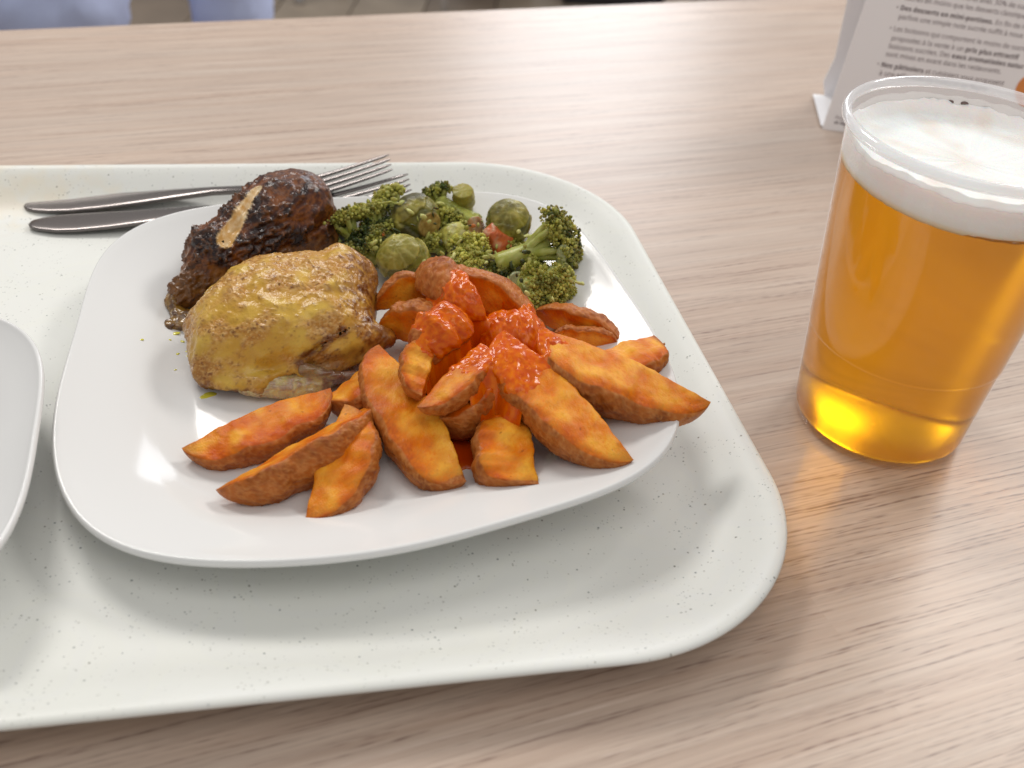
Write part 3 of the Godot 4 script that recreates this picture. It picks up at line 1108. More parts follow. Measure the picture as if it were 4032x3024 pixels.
	# a printed orange picture at the right of the text
	var disc := lathe(PackedVector2Array([Vector2(0.0001, 0.0001), Vector2(0.011, 0.0001), Vector2(0.0112, 0.0)]), 40)
	var oc := obj("printed_orange", mesh_of(disc[0], outward(disc[0], disc[1])), mat(srgb(222, 138, 70), 0.6), card)
	oc.transform = Transform3D(Basis(Vector3.RIGHT, PI / 2), Vector3(133, 46, 0.5) * MM)


# A flat panel with an outline in millimetres and a thickness, in the x-y plane.
func slab(outline: Array, thick: float) -> ArrayMesh:
	var p := PackedVector2Array(outline)
	var tri := Geometry2D.triangulate_polygon(p)
	var v := PackedVector3Array()
	var idx := PackedInt32Array()
	var n := p.size()
	for z in [thick / 2, -thick / 2]:
		for q in p:
			v.append(Vector3(q.x, q.y, z))
	for i in range(0, tri.size(), 3):
		var a := p[tri[i]]
		var ccw := (p[tri[i + 1]] - a).cross(p[tri[i + 2]] - a) > 0.0
		var b := tri[i + 1] if ccw else tri[i + 2]
		var c := tri[i + 2] if ccw else tri[i + 1]
		idx.append_array([tri[i], b, c, tri[i] + n, c + n, b + n])
	for i in n:
		var j := (i + 1) % n
		idx.append_array([i, i + n, j, j, i + n, j + n])
	var fv := PackedVector3Array()
	var fi := PackedInt32Array()
	for i in idx.size():
		fv.append(v[idx[i]])
		fi.append(i)
	return mesh_of(fv, outward(fv, fi), PackedColorArray(), PackedVector2Array(), MM)


# ---------------------------------------------------------------- potato wedges and sauce

const POOL := [Vector2(20, 21), Vector2(32, 6), Vector2(41, -9), Vector2(48, -7), Vector2(54, 8), Vector2(60, 3), Vector2(72, 8), Vector2(78, 24), Vector2(71, 44), Vector2(60, 55), Vector2(54, 62), Vector2(45, 58), Vector2(40, 50), Vector2(33, 40), Vector2(27, 42), Vector2(20, 36)]
var coat_v := PackedVector3Array()
var coat_c := PackedColorArray()
var coat_i := PackedInt32Array()


# Millimetres inside (+) or outside (-) the patch over which the sauce was poured.
func in_pool(x: float, z: float) -> float:
	var q := Vector2(x, z)
	var d := 1e9
	for k in POOL.size():
		d = minf(d, q.distance_to(Geometry2D.get_closest_point_to_segment(q, POOL[k], POOL[(k + 1) % POOL.size()])))
	return d if Geometry2D.is_point_in_polygon(q, PackedVector2Array(POOL)) else -d


func sauce_share(p: Vector3) -> float:
	# how much of the orange sauce has run over a point of the pile
	if p.x < 8.0 or p.x > 86.0 or p.z < -24.0 or p.z > 74.0:
		return 0.0
	var d := in_pool(p.x, p.z) + n_low.get_noise_3d(p.x, p.y, p.z) * 7.0 + n_mid.get_noise_3d(p.x, p.y, p.z) * 4.0
	return clampf(0.5 + d / 7.0, 0.0, 1.0)


func wedge(a: Vector3, b: Vector3, R: float, rho_deg: float, phi_deg: float, bend: float, ka: float, kb: float, sd: int, red: float, label: String) -> void:
	var u := b - a
	var ln := u.length()
	u /= ln
	var h := u.cross(Vector3.UP).normalized()
	var w := h.cross(u)
	var rho := deg_to_rad(rho_deg)
	var phi := deg_to_rad(phi_deg)
	var arm := 30
	var arc := 38
	var nv := arm * 2 + arc
	var nu := clampi(int(ln * 1.9), 70, 150)
	var shift := Vector3(sd * 37.0, sd * 11.0, sd * 23.0)
	var pts := PackedVector2Array()
	var skin := PackedFloat32Array()
	for j in nv:
		if j < arm:
			var t := float(j) / arm
			pts.append(Vector2(cos(phi / 2), sin(phi / 2)) * t)
			skin.append(0.0)
		elif j < arm + arc:
			var t := float(j - arm) / (arc - 1)
			var g := lerpf(phi / 2, -phi / 2, t)
			pts.append(Vector2(cos(g), sin(g)) * (1.04 + 0.06 * sin(t * PI)))
			skin.append(1.0)
		else:
			var t := 1.0 - float(j - arm - arc + 1) / arm
			pts.append(Vector2(cos(phi / 2), -sin(phi / 2)) * t)
			skin.append(0.0)
	for pass_ in 20:
		var q := pts.duplicate()
		var k := skin.duplicate()
		for j in nv:
			pts[j] = (q[(j + nv - 1) % nv] + q[j] * 2.0 + q[(j + 1) % nv]) * 0.25
			if pass_ < 2:
				skin[j] = (k[(j + nv - 1) % nv] + k[j] * 2.0 + k[(j + 1) % nv]) * 0.25
	var v := PackedVector3Array()
	var ss := PackedFloat32Array()
	var n1 := FastNoiseLite.new()
	noise_of(n1, sd, 1.3, 2)
	for i in nu:
		var s := -cos(PI * i / (nu - 1.0))
		var k := ka if s < 0.0 else kb
		var r := R * (pow(maxf(1.0 - s * s, 0.0), 0.54) if k <= 2.0 else pow(maxf(1.0 - pow(absf(s), k), 0.0), 0.5))
		r *= 1.0 + 0.10 * n1.get_noise_1d(s)
		var bow := bend * (1.0 - s * s) + 0.9 * n1.get_noise_1d(s * 1.5 + 9.0) * (1.0 - s * s)
		var rr := rho + 0.14 * n1.get_noise_1d(s + 5.0)
		var d := h * cos(rr) + w * sin(rr)
		var e := w * cos(rr) - h * sin(rr)
		var mid := a.lerp(b, (s + 1.0) / 2.0) + d * bow
		for j in nv:
			v.append(mid + d * (pts[j].x * r) + e * (pts[j].y * r))
			ss.append(s)
	var idx := outward(v, grid_index(nu, nv, true))
	var n := normals(v, idx)
	var col := PackedColorArray()
	var wets := PackedFloat32Array()
	var gold := lin(220, 118, 6)
	var pale := lin(242, 176, 58)
	var deep := lin(192, 76, 4)
	var brown := lin(138, 64, 14)
	var sk1 := lin(178, 104, 42)
	var sk2 := lin(132, 72, 28)
	var sk3 := lin(202, 142, 80)
	var sauce := lin(206, 92, 5)
	for i in v.size():
		var p := v[i]
		var q := p + shift
		var j := i % nv
		var s := ss[i]
		var end := maxf(smoothstep(0.86, 0.97, -s) if ka > 2.0 else 0.0, smoothstep(0.86, 0.97, s) if kb > 2.0 else 0.0)
		var sk := maxf(skin[j], end)
		var lowv := n_low.get_noise_3dv(q)
		var midv := n_mid.get_noise_3dv(q)
		var fin := n_fine.get_noise_3dv(q)
		var rid := n_ridge.get_noise_3dv(q * 1.6)
		# flesh: pale heart, golden fry, browned along the edges and tips
		var rim := smoothstep(0.60, 0.98, pts[j].length())
		var c := gold.lerp(pale, clampf(0.46 + lowv * 0.75 + midv * 0.35 + fin * 0.55 - rim * 0.5, 0.0, 1.0))
		c = c.lerp(deep, clampf(-0.05 + red * 0.55 + midv * 0.55 + fin * 0.3 - lowv * 0.45 + rim * 0.30, 0.0, 0.9))
		c = c.lerp(brown, clampf(smoothstep(0.72, 1.0, absf(s)) * 0.6 + rim * rim * 0.30 + fin * 0.28 - 0.04, 0.0, 0.8))
		var cs := sk1.lerp(sk2, clampf(0.38 + lowv * 0.9 + midv * 0.9, 0.0, 1.0)).lerp(sk3, clampf(rid * 0.75 - 0.12 + fin * 0.5, 0.0, 0.7))
		cs = cs.lerp(deep, 0.06 + red * 0.16)
		c = c.lerp(cs, smoothstep(0.25, 0.7, sk + midv * 0.12))
		var wet := sauce_share(p) * clampf(0.45 + n[i].y, 0.0, 1.0)
		c = c.lerp(sauce.lerp(lin(180, 64, 3), clampf(0.4 + midv * 1.3, 0.0, 1.0)), wet * 0.84)
		if n_cell.get_noise_3dv(q * 0.75) < -0.93:
			c = c.lerp(lin(92, 44, 18), 0.6)
		col.append(c)
		var out := lerpf(midv * 0.30 + lowv * 0.55 + fin * 0.10, rid * 0.45 + midv * 0.55 + fin * 0.22, sk)
		v[i] = p + n[i] * out * smoothstep(0.0, 0.25, 1.0 - absf(s))
		wets.append(wet)
	pile.append(v)
	# the coat of sauce on it, a skin of its own thickness
	var map := {}
	for t in range(0, idx.size(), 3):
		if maxf(wets[idx[t]], maxf(wets[idx[t + 1]], wets[idx[t + 2]])) < 0.3:
			continue
		for e in 3:
			var i := idx[t + e]
			if not map.has(i):
				map[i] = coat_v.size()
				var p := v[i]
				var lump := n_mid.get_noise_3dv(p * 1.1) * 0.30 + n_fine.get_noise_3dv(p * 0.6) * 0.07
				var k := clampf((wets[i] - 0.35) * 2.2, -0.3, 1.0)
				coat_v.append(p + n[i] * (k * 0.6 + lump * maxf(k, 0.0) * 0.8))
				coat_c.append(sauce_color(p))
			coat_i.append(map[i])
	food("potato_wedge", label, "potato wedge", v, idx, col, potato_mat, "fried potato wedges on the plate")


var potato_mat: StandardMaterial3D


func build_wedges() -> void:
	potato_mat = food_mat(0.42, 0.34, bump_grain, 130, 0.011, 0.0)
	var P := 2.0
	var B := 5.0
	# the fan along the near side, left to right
	wedge(Vector3(-76, 13, 45), Vector3(-17, 20, 28), 20, -36, 68, -4, P, P, 1, 0.6, "leftmost potato wedge, half under the pale chicken thigh")
	wedge(Vector3(-64, 13.5, 71), Vector3(-1, 20, 40), 18.5, -4, 78, -1, P, P, 2, 0.5, "long wedge with its brown skin outward, second from the left")
	wedge(Vector3(-33.5, 12, 91), Vector3(-13, 24, 44), 21, -30, 76, -3, P, P, 3, 0.5, "curved wedge pointing nearest the plate's front edge")
	wedge(Vector3(5, 29, 15), Vector3(27.5, 13, 84), 23.5, -34, 70, -6, P, 2.6, 4, 0.3, "big golden wedge standing lengthwise in the middle of the fan")
	wedge(Vector3(57, 23, 60), Vector3(53, 17, 95), 22.5, -26, 64, -1, 3.0, B, 5, 0.4, "short thick wedge end with a blunt skin tip at front centre")
	wedge(Vector3(19, 20, 54), Vector3(42, 26, 31), 19, -18, 84, -2, B, B, 6, 0.75, "stubby brown wedge end with a dark eye below the sauce")
	wedge(Vector3(54, 40, 30), Vector3(89, 23, 95), 23, -34, 66, -5, 2.6, P, 7, 0.25, "golden wedge running from the sauce down to the front right")
	wedge(Vector3(69, 40, 30), Vector3(129, 25, 71), 24.5, -34, 64, -4, 2.6, P, 8, 0.2, "largest wedge, its browned tip jutting over the plate's right rim")
	wedge(Vector3(84, 30, 41), Vector3(120, 27, 27), 18, -34, 78, -2, P, 4.0, 9, 0.25, "stubby wedge at the right rim behind the largest wedge")
	wedge(Vector3(76, 14, -11), Vector3(110, 14, 17), 13, 128, 84, -2, P, P, 10, 0.45, "brown-skinned wedge lying right below the broccoli")
	wedge(Vector3(80, 17, 9), Vector3(108, 15, 18), 8.0, 126, 76, -1, P, 3.5, 11, 0.6, "thin slab wedge in front of the brown-skinned wedge by the broccoli")
	# the heap under the sauce
	wedge(Vector3(8, 22, -18), Vector3(39, 24, -21), 14.0, 136, 76, -1, P, P, 12, 0.35, "wedge at the back left of the heap under the sprout, skin upward")
	wedge(Vector3(6, 17, -4), Vector3(38, 23, 12), 17.5, 128, 74, -1, P, P, 13, 0.25, "yellow wedge beside the chicken thigh, half under sauce")
	wedge(Vector3(35, 24, -37), Vector3(71, 25, 13), 16, 130, 74, -3, P, P, 14, 0.4, "long arched wedge at the back right of the heap, skin rim upward")
	wedge(Vector3(34, 29, -33), Vector3(50, 34, 13), 13.5, 52, 96, 1, 3.0, P, 15, 0.6, "skin-side-up wedge atop the heap, running down into the sauce")
	wedge(Vector3(16, 29, 29), Vector3(40, 35, 13), 15, 62, 90, 0, 3.0, 3.0, 16, 1.0, "bright orange wedge fully coated in sauce in the middle of the heap")
	wedge(Vector3(26, 39, 30), Vector3(16, 32, 54), 11.5, -30, 100, -1, 4.0, 2.6, 17, 0.7, "small stub lying on top of the heap, brown skin at its upper end")
	wedge(Vector3(13, 32, 60), Vector3(43, 38, 34), 13.5, -30, 80, -2, P, 3.2, 18, 0.9, "orange wedge in front of the sauce, lying on the stubby brown end")
	wedge(Vector3(-21, 17, 31), Vector3(4, 21, 14), 17, -20, 78, -1, 3.0, P, 19, 0.6, "wedge squeezed between the chicken thigh and the fan")
	wedge(Vector3(48, 19, 8), Vector3(77, 18, 18), 15, 66, 110, 0, 3.0, 3.0, 20, 1.0, "wedge buried under the sauce behind the two large right-hand wedges")


func sauce_color(p: Vector3) -> Color:
	var c := lin(206, 82, 2).lerp(lin(226, 116, 8), clampf(0.4 + n_mid.get_noise_3dv(p * 1.5) * 1.3, 0.0, 1.0))
	return c.lerp(lin(176, 58, 2), clampf(n_low.get_noise_3dv(p * 2.0 + Vector3(80, 0, 0)) * 1.2, 0.0, 0.7))


func build_sauce() -> void:
	const CELL := 0.75
	const NX := 112
	const NZ := 124
	var x0 := 4.0
	var z0 := -24.0
	var top := PackedFloat32Array()
	top.resize(NX * NZ)
	top.fill(6.5)
	for v in pile:
		for p in v:
			var i := roundi((p.x - x0) / CELL)
			var j := roundi((p.z - z0) / CELL)
			if i >= 0 and j >= 0 and i < NX and j < NZ and p.y > top[i * NZ + j]:
				top[i * NZ + j] = p.y
	# close pinholes, then let the sauce bridge the steps
	for pass_ in 2:
		var q := top.duplicate()
		for i in range(1, NX - 1):
			for j in range(1, NZ - 1):
				var m := 0.0
				for d in [-1, 1, -NZ, NZ]:
					m = maxf(m, q[i * NZ + j + d])
				if m - q[i * NZ + j] > 1.0 and pass_ == 0:
					top[i * NZ + j] = maxf(q[i * NZ + j], (q[i * NZ + j - 1] + q[i * NZ + j + 1] + q[i * NZ + j - NZ] + q[i * NZ + j + NZ]) / 4)
	var bare := top.duplicate()
	for pass_ in 15:
		var q := top.duplicate()
		for i in range(1, NX - 1):
			for j in range(1, NZ - 1):
				var at := i * NZ + j
				top[at] = (q[at] * 2 + q[at - 1] + q[at + 1] + q[at - NZ] + q[at + NZ]) / 6
	var v := PackedVector3Array()
	var col := PackedColorArray()
	var wet := PackedFloat32Array()
	for i in NX:
		for j in NZ:
			var x := x0 + i * CELL
			var z := z0 + j * CELL
			var k := clampf((in_pool(x, z) + 4.5 + n_low.get_noise_2d(x, z) * 3.0) / 6.0, -1.0, 1.0)
			var lump := n_mid.get_noise_2d(x * 1.2 + 50, z * 1.2) * 0.5 + n_fine.get_noise_2d(x * 0.8, z * 0.8) * 0.15
			var th := (k * 2.0 - 1.5) if k > 0.0 else k * 4.0 - 1.5
			wet.append(k)
			v.append(Vector3(x, top[i * NZ + j] + th + lump * maxf(k, 0.0), z))
			col.append(sauce_color(Vector3(x, 20, z)))
	var all := grid_index(NX, NZ, false)
	var idx := PackedInt32Array()
	for t in range(0, all.size(), 3):
		var keep := false
		for e in 3:
			keep = keep or wet[all[t + e]] > -0.5
		if keep:
			idx.append_array([all[t], all[t + 2], all[t + 1]])
	# only the wet part of the sheet is kept
	var used := {}
	var w := PackedVector3Array()
	var wc := PackedColorArray()
	var wi := PackedInt32Array()
	for i in idx:
		if not used.has(i):
			used[i] = w.size()
			w.append(v[i])
			wc.append(col[i])
		wi.append(used[i])
	var b := w.size()
	w.append_array(coat_v)
	wc.append_array(coat_c)
	for i in coat_i:
		wi.append(b + i)
	var m := food_mat(0.20, 0.38, null, 60, 0.0, 0.0)
	food("sauce", "orange-red sauce poured over the heap of potato wedges", "sauce", w, wi, wc, m)
	# the puddle that ran down between the wedges
	var pv := PackedVector3Array()
	var pc := PackedColorArray()
	var rings := [[1.0, -0.1], [0.97, 0.5], [0.88, 0.9], [0.7, 1.1], [0.45, 1.2], [0.2, 1.2], [0.02, 1.2]]
	for q in rings:
		for j in 60:
			var t := TAU * j / 60
			var r: float = q[0] * (1.0 + 0.16 * n_low.get_noise_2d(cos(t) * 22, sin(t) * 22) + 0.1 * n_mid.get_noise_2d(cos(t) * 9, sin(t) * 9))
			var x := 34.0 + 15.0 * r * cos(t)
			var z := 57.0 + 17.0 * r * sin(t)
			pv.append(Vector3(x, floor_at(x, z) + q[1], z))
			pc.append(lin(190, 62, 3).lerp(lin(214, 120, 20), clampf(r - 0.75, 0.0, 0.3) * 3.0))
	var pi := outward(pv, grid_index(rings.size(), 60, true))
	food("sauce_puddle", "orange sauce puddle on the plate below the stubby brown wedge", "sauce", pv, pi, pc, m)


# ---------------------------------------------------------------- chicken

func thigh_fold(p: Vector3) -> float:
	var d := cap(p, Vector3(-28, 22.0, 12.0), Vector3(-18.7, 27.8, 10.2), 0.9, 1.1)
	d = minf(d, cap(p, Vector3(-18.7, 27.8, 10.2), Vector3(-9.8, 31.7, 7.2), 1.1, 1.2))
	return minf(d, cap(p, Vector3(-9.8, 31.7, 7.2), Vector3(3.0, 29.5, -0.5), 1.2, 0.7))


func build_chicken() -> void:
	var skin_m := food_mat(0.29, 0.45, bump_grain, 90, 0.010, 0.0)
	var at := Vector3(-32, 8, -18)
	var t := thing("chicken_thigh", "yellow-skinned roast chicken thigh in front of the dark drumstick", "chicken", on_plate(at))
	# --- the skin
	var f := func(p: Vector3) -> float:
		var d := ell(p, Vector3(-32, 23, -25), Vector3(34, 19.5, 28))
		d = smin(d, rbox(p - Vector3(-24, 24.5, -24), Vector3(17, 4, 12), 10.5), 10.0)
		d = smin(d, ell(p, Vector3(-54, 19, -14), Vector3(17, 14, 20)), 10.0)
		d = smin(d, ell(p, Vector3(-8, 25, -24), Vector3(15.5, 15, 25)), 9.0)
		d = smin(d, ell(p, Vector3(-25, 22, -2), Vector3(24, 14, 13)), 9.0)
		d = smin(d, cap(p, Vector3(-10, 22, 1), Vector3(8, 23, 3), 11.0, 5.0), 9.0)
		d = smin(d, cap(p, Vector3(-64, 13, 2), Vector3(-44, 12, 12), 4.6, 4.2), 7.0)
		d = smin(d, cap(p, Vector3(-66, 13, 0), Vector3(-69, 19, -26), 4.0, 4.5), 7.0)
		d = smin(d, cap(p, Vector3(-4, 36, -43), Vector3(6, 30, -34), 5.5, 5.0), 6.0)
		# the hem of the skin: a curled edge along the near side, cut under
		var hem := cap(p, Vector3(-69, 14.5, 2), Vector3(-60.5, 13, 9.5), 2.2, 2.4)
		hem = minf(hem, cap(p, Vector3(-60.5, 13, 9.5), Vector3(-46.6, 14.5, 13), 2.4, 2.2))
		hem = minf(hem, cap(p, Vector3(-46.6, 14.5, 13), Vector3(-35, 17, 11), 2.2, 1.8))
		hem = minf(hem, cap(p, Vector3(-35, 17, 11), Vector3(-27, 20.5, 11.5), 1.8, 1.6))
		d = smin(d, hem, 2.2)
		var hem2 := cap(p, Vector3(-27, 17, 12.5), Vector3(-12, 18.0, 13), 1.6, 2.2)
		hem2 = minf(hem2, cap(p, Vector3(-12, 18.0, 13), Vector3(6, 20.5, 9), 2.2, 1.6))
		d = smin(d, hem2, 2.0)
		# the deep fold that runs up from the hem to the right-hand tip, and a shallower one above it
		d = maxf(d, -thigh_fold(p))
		d += 0.5 * exp(-pow((p.z - (6.0 - (p.x + 14.0) * 0.42) + 13.0) / 2.4, 2.0)) * smoothstep(-20.0, -6.0, p.x)
		# flattened where it lies
		return maxf(d, 8.6 - p.y) if p.y < 9.5 else d
	var m: Array = nets(Vector3(-78, 4, -58), Vector3(18, 48, 22), 0.8, f)
	var v: PackedVector3Array = m[0]
	var n := normals(v, m[1])
	var col := PackedColorArray()
	var yellow := lin(196, 150, 54)
	var bright := lin(210, 172, 72)
	var tan_ := lin(176, 114, 46)
	var brown := lin(104, 52, 20)
	var pale := lin(222, 184, 116)
	for i in v.size():
		var p := v[i]
		var lowv := n_low.get_noise_3dv(p)
		var mid := n_mid.get_noise_3dv(p)
		var fin := n_fine.get_noise_3dv(p)
		var rid := n_ridge.get_noise_3dv(p * 2.2)
		var c := yellow.lerp(bright, clampf(0.4 + lowv * 1.6, 0.0, 1.0))
		# roasted patch over the left half, smooth yellow windows left in it
		var roast := clampf(0.62 + n_low.get_noise_3dv(p * 0.9 + Vector3(50, 0, 20)) * 1.9 + mid * 0.5 - 0.012 * (p.z + 18.0), 0.0, 1.0)
		c = c.lerp(tan_, roast * 0.75)
		var net := n_ridge.get_noise_3d(p.x * 3.5, p.y * 5.0, p.z * 6.0)
		c = c.lerp(pale, smoothstep(0.15, 0.75, net + mid * 0.4) * roast * 0.62)
		c = c.lerp(lin(150, 88, 34), smoothstep(0.0, -0.6, net) * roast * 0.35)
		c = c.lerp(lin(122, 70, 30), smoothstep(-58.0, -69.0, p.x + mid * 5.0) * smoothstep(30.0, 16.0, p.y) * 0.45)
		c = c.lerp(brown, clampf((fin + mid * 0.8) * 1.6 - 0.42, 0.0, 0.85) * (0.3 + 0.7 * roast))
		# browned shoulder, right flank, fold and lower hem
		var right := smoothstep(-8.0, 8.0, p.x + mid * 8.0)
		c = c.lerp(lin(150, 92, 34), right * 0.6)
		c = c.lerp(brown, smoothstep(0.25, 0.7, right * 0.6 + mid * 0.7 + fin * 0.3) * 0.6)
		var fold := smoothstep(2.4, 0.2, thigh_fold(p))
		fold = maxf(fold, 0.55 * exp(-pow((p.z - (6.0 - (p.x + 14.0) * 0.42) + 13.0) / 2.0, 2.0)) * smoothstep(-20.0, -6.0, p.x))
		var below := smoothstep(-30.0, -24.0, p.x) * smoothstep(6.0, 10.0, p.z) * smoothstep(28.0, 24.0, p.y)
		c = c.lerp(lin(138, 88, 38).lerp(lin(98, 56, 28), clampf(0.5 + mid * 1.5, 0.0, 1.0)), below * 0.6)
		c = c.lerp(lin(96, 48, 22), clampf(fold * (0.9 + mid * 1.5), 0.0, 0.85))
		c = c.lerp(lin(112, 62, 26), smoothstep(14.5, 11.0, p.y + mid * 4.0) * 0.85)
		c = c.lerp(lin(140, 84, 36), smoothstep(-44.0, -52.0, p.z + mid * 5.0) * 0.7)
		if n_cell.get_noise_3dv(p * 0.9 + Vector3(9, 9, 9)) < -0.94:
			c = c.lerp(lin(70, 36, 18), 0.7)
		col.append(c)
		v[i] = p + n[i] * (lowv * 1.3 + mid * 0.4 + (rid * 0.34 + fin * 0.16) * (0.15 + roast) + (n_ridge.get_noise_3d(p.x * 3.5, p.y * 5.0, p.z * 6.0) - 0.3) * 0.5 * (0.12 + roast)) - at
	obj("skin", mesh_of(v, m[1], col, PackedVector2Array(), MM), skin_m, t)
	# --- meat showing below the skin's hem
	var fm := func(p: Vector3) -> float:
		var d := ell(p, Vector3(-36, 11.5, 9), Vector3(19, 5.0, 8.5))
		d = smin(d, cap(p, Vector3(-22, 13, 11), Vector3(-6, 14, 15), 4.4, 2.2), 3.0)
		d = smin(d, cap(p, Vector3(-26, 19, 13), Vector3(-13, 16, 16), 2.6, 1.5), 2.5)
		d = smin(d, ell(p, Vector3(-28, 10.5, 14), Vector3(12, 3.8, 5)), 3.0)
		return d
	m = nets(Vector3(-60, 4, -4), Vector3(2, 26, 24), 0.7, fm)
	v = m[0]
	n = normals(v, m[1])
	col = PackedColorArray()
	for i in v.size():
		var p := v[i]
		var strand := n_ridge.get_noise_3d(p.x * 0.5, p.y * 3.0, p.z * 3.0)
		var mid := n_mid.get_noise_3dv(p * 1.3)
		var c := lin(206, 184, 122).lerp(lin(168, 136, 110), clampf(0.4 + mid * 1.5, 0.0, 1.0))
		c = c.lerp(lin(122, 84, 74), smoothstep(-24.0, -12.0, p.x + mid * 6.0) * 0.85)
		c = c.lerp(lin(116, 78, 48), smoothstep(15.5, 18.0, p.y) * 0.7)
		col.append(c)
		v[i] = p + n[i] * (strand * 0.5 + mid * 0.6) - at
	obj("meat", mesh_of(v, m[1], col, PackedVector2Array(), MM), food_mat(0.28, 0.6, bump_grain, 60, 0.02, 0.2), t)

	# --- drumstick
	var at2 := Vector3(-42, 10, -85)
	var dr := thing("chicken_drumstick", "dark charred chicken drumstick at the back left of the plate", "chicken", on_plate(at2))
	var axis_a := Vector3(-18, 29, -98)
	var axis_b := Vector3(-72, 14, -54)
	var ax := (axis_b - axis_a).normalized()
	var f2 := func(p: Vector3) -> float:
		var d := ell(p, Vector3(-20, 30, -98), Vector3(20, 18.5, 20))
		d = smin(d, cap(p, Vector3(-34, 29, -88), Vector3(-56, 24, -73), 18.0, 14.0), 12.0)
		d = smin(d, cap(p, Vector3(-56, 23, -72), Vector3(-73, 15, -57), 12.5, 7.0), 10.0)
		d = smin(d, cap(p, Vector3(-30, 18, -84), Vector3(-8, 18, -86), 9.0, 7.0), 8.0)
		d = smin(d, cap(p, Vector3(-56, 16, -62), Vector3(-30, 15, -70), 7.0, 7.0), 7.0)
		# the split in the skin: a groove along the upper side
		var g := cap(p, Vector3(-36.2, 47.8, -89.5), Vector3(-53.0, 36.4, -64.5), 1.8, 3.3)
		d = maxf(d, -g - 0.2) if g < 2.0 else d
		# ridge folds on the near flank
		d += 1.1 * exp(-pow((p.y - 24.0 - (p.x + 30.0) * 0.25) / 1.6, 2.0)) * smoothstep(-92.0, -78.0, p.z) * smoothstep(-62.0, -50.0, p.x)
		return maxf(d, 8.5 - p.y) if p.y < 9.5 else d
	m = nets(Vector3(-88, 4, -124), Vector3(6, 56, -40), 0.85, f2)
	v = m[0]
	n = normals(v, m[1])
	col = PackedColorArray()
	var red := lin(76, 34, 16)
	var char_ := lin(27, 17, 13)
	var amber := lin(146, 86, 30)
	for i in v.size():
		var p := v[i]
		var lowv := n_low.get_noise_3dv(p)
		var mid := n_mid.get_noise_3dv(p)
		var fin := n_fine.get_noise_3dv(p)
		var along := p - ax * (p.dot(ax) * 0.55)
		var rid := n_ridge.get_noise_3dv(along * 1.9)
		var s := (p - axis_a).dot(ax) / axis_a.distance_to(axis_b)
		var burnt := clampf(0.30 + lowv * 1.4 + mid * 1.0 + smoothstep(0.1, 0.4, s) * 0.35 - smoothstep(0.2, 0.0, s) * 0.15, 0.0, 1.0)
		var c := red.lerp(char_, burnt * 0.92)
		c = c.lerp(amber, clampf(rid * 0.8 - 0.15 + fin * 0.4 - lowv * 0.4, 0.0, 0.6))
		# left edge glows amber, the flank below is paler brown
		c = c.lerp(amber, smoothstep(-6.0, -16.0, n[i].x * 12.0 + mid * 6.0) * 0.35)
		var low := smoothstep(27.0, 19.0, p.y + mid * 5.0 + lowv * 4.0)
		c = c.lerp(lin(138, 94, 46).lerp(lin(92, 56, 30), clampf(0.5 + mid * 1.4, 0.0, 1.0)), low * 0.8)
		c = c.lerp(lin(120, 76, 30), smoothstep(0.78, 1.0, s) * 0.5)
		var g := cap(p, Vector3(-36.2, 47.8, -89.5), Vector3(-53.0, 36.4, -64.5), 1.8, 3.3)
		var flesh := smoothstep(0.8, 0.3, g + mid * 0.5)
		c = c.lerp(lin(236, 216, 178).lerp(lin(204, 160, 92), clampf(0.3 + s * 0.8 + mid, 0.0, 1.0)), flesh)
		col.append(c)
		var rough := (1.0 - flesh) * (0.25 + 0.75 * burnt) * lerpf(0.35, 1.0, smoothstep(0.05, 0.4, s + mid * 0.2))
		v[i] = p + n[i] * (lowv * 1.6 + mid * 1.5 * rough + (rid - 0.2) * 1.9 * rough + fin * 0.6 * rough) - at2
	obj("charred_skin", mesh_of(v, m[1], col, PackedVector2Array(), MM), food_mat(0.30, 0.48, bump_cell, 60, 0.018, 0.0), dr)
	# --- the sinew curling off the thin end
	var f3 := func(p: Vector3) -> float:
		var d := cap(p, Vector3(-75, 15, -59), Vector3(-79, 12.5, -55), 4.6, 3.6)
		d = smin(d, cap(p, Vector3(-79, 12.5, -55), Vector3(-77, 10, -47), 3.6, 2.9), 2.0)
		d = smin(d, cap(p, Vector3(-77, 10, -47), Vector3(-69, 10, -46.5), 2.9, 3.0), 2.5)
		d = smin(d, cap(p, Vector3(-75, 10, -45.5), Vector3(-81, 9.0, -41.5), 2.6, 2.4), 2.5)
		d = smin(d, cap(p, Vector3(-81, 9.0, -41.5), Vector3(-71, 9.2, -40.5), 2.4, 2.6), 2.0)
		return d
	m = nets(Vector3(-88, 4, -68), Vector3(-62, 24, -34), 0.6, f3)
	v = m[0]
	n = normals(v, m[1])
	col = PackedColorArray()
	for i in v.size():
		var p := v[i]
		var mid := n_mid.get_noise_3dv(p * 1.3)
		var c := lin(146, 108, 40).lerp(lin(84, 52, 22), clampf(0.4 + mid * 1.6 + smoothstep(-76.0, -70.0, p.x) * 0.4, 0.0, 1.0))
		col.append(c)
		v[i] = p + n[i] * (mid * 0.7 + n_fine.get_noise_3dv(p) * 0.2) - at2
	obj("sinew", mesh_of(v, m[1], col, PackedVector2Array(), MM), food_mat(0.22, 0.65, bump_grain, 60, 0.015, 0.15), dr)


# ---------------------------------------------------------------- vegetables

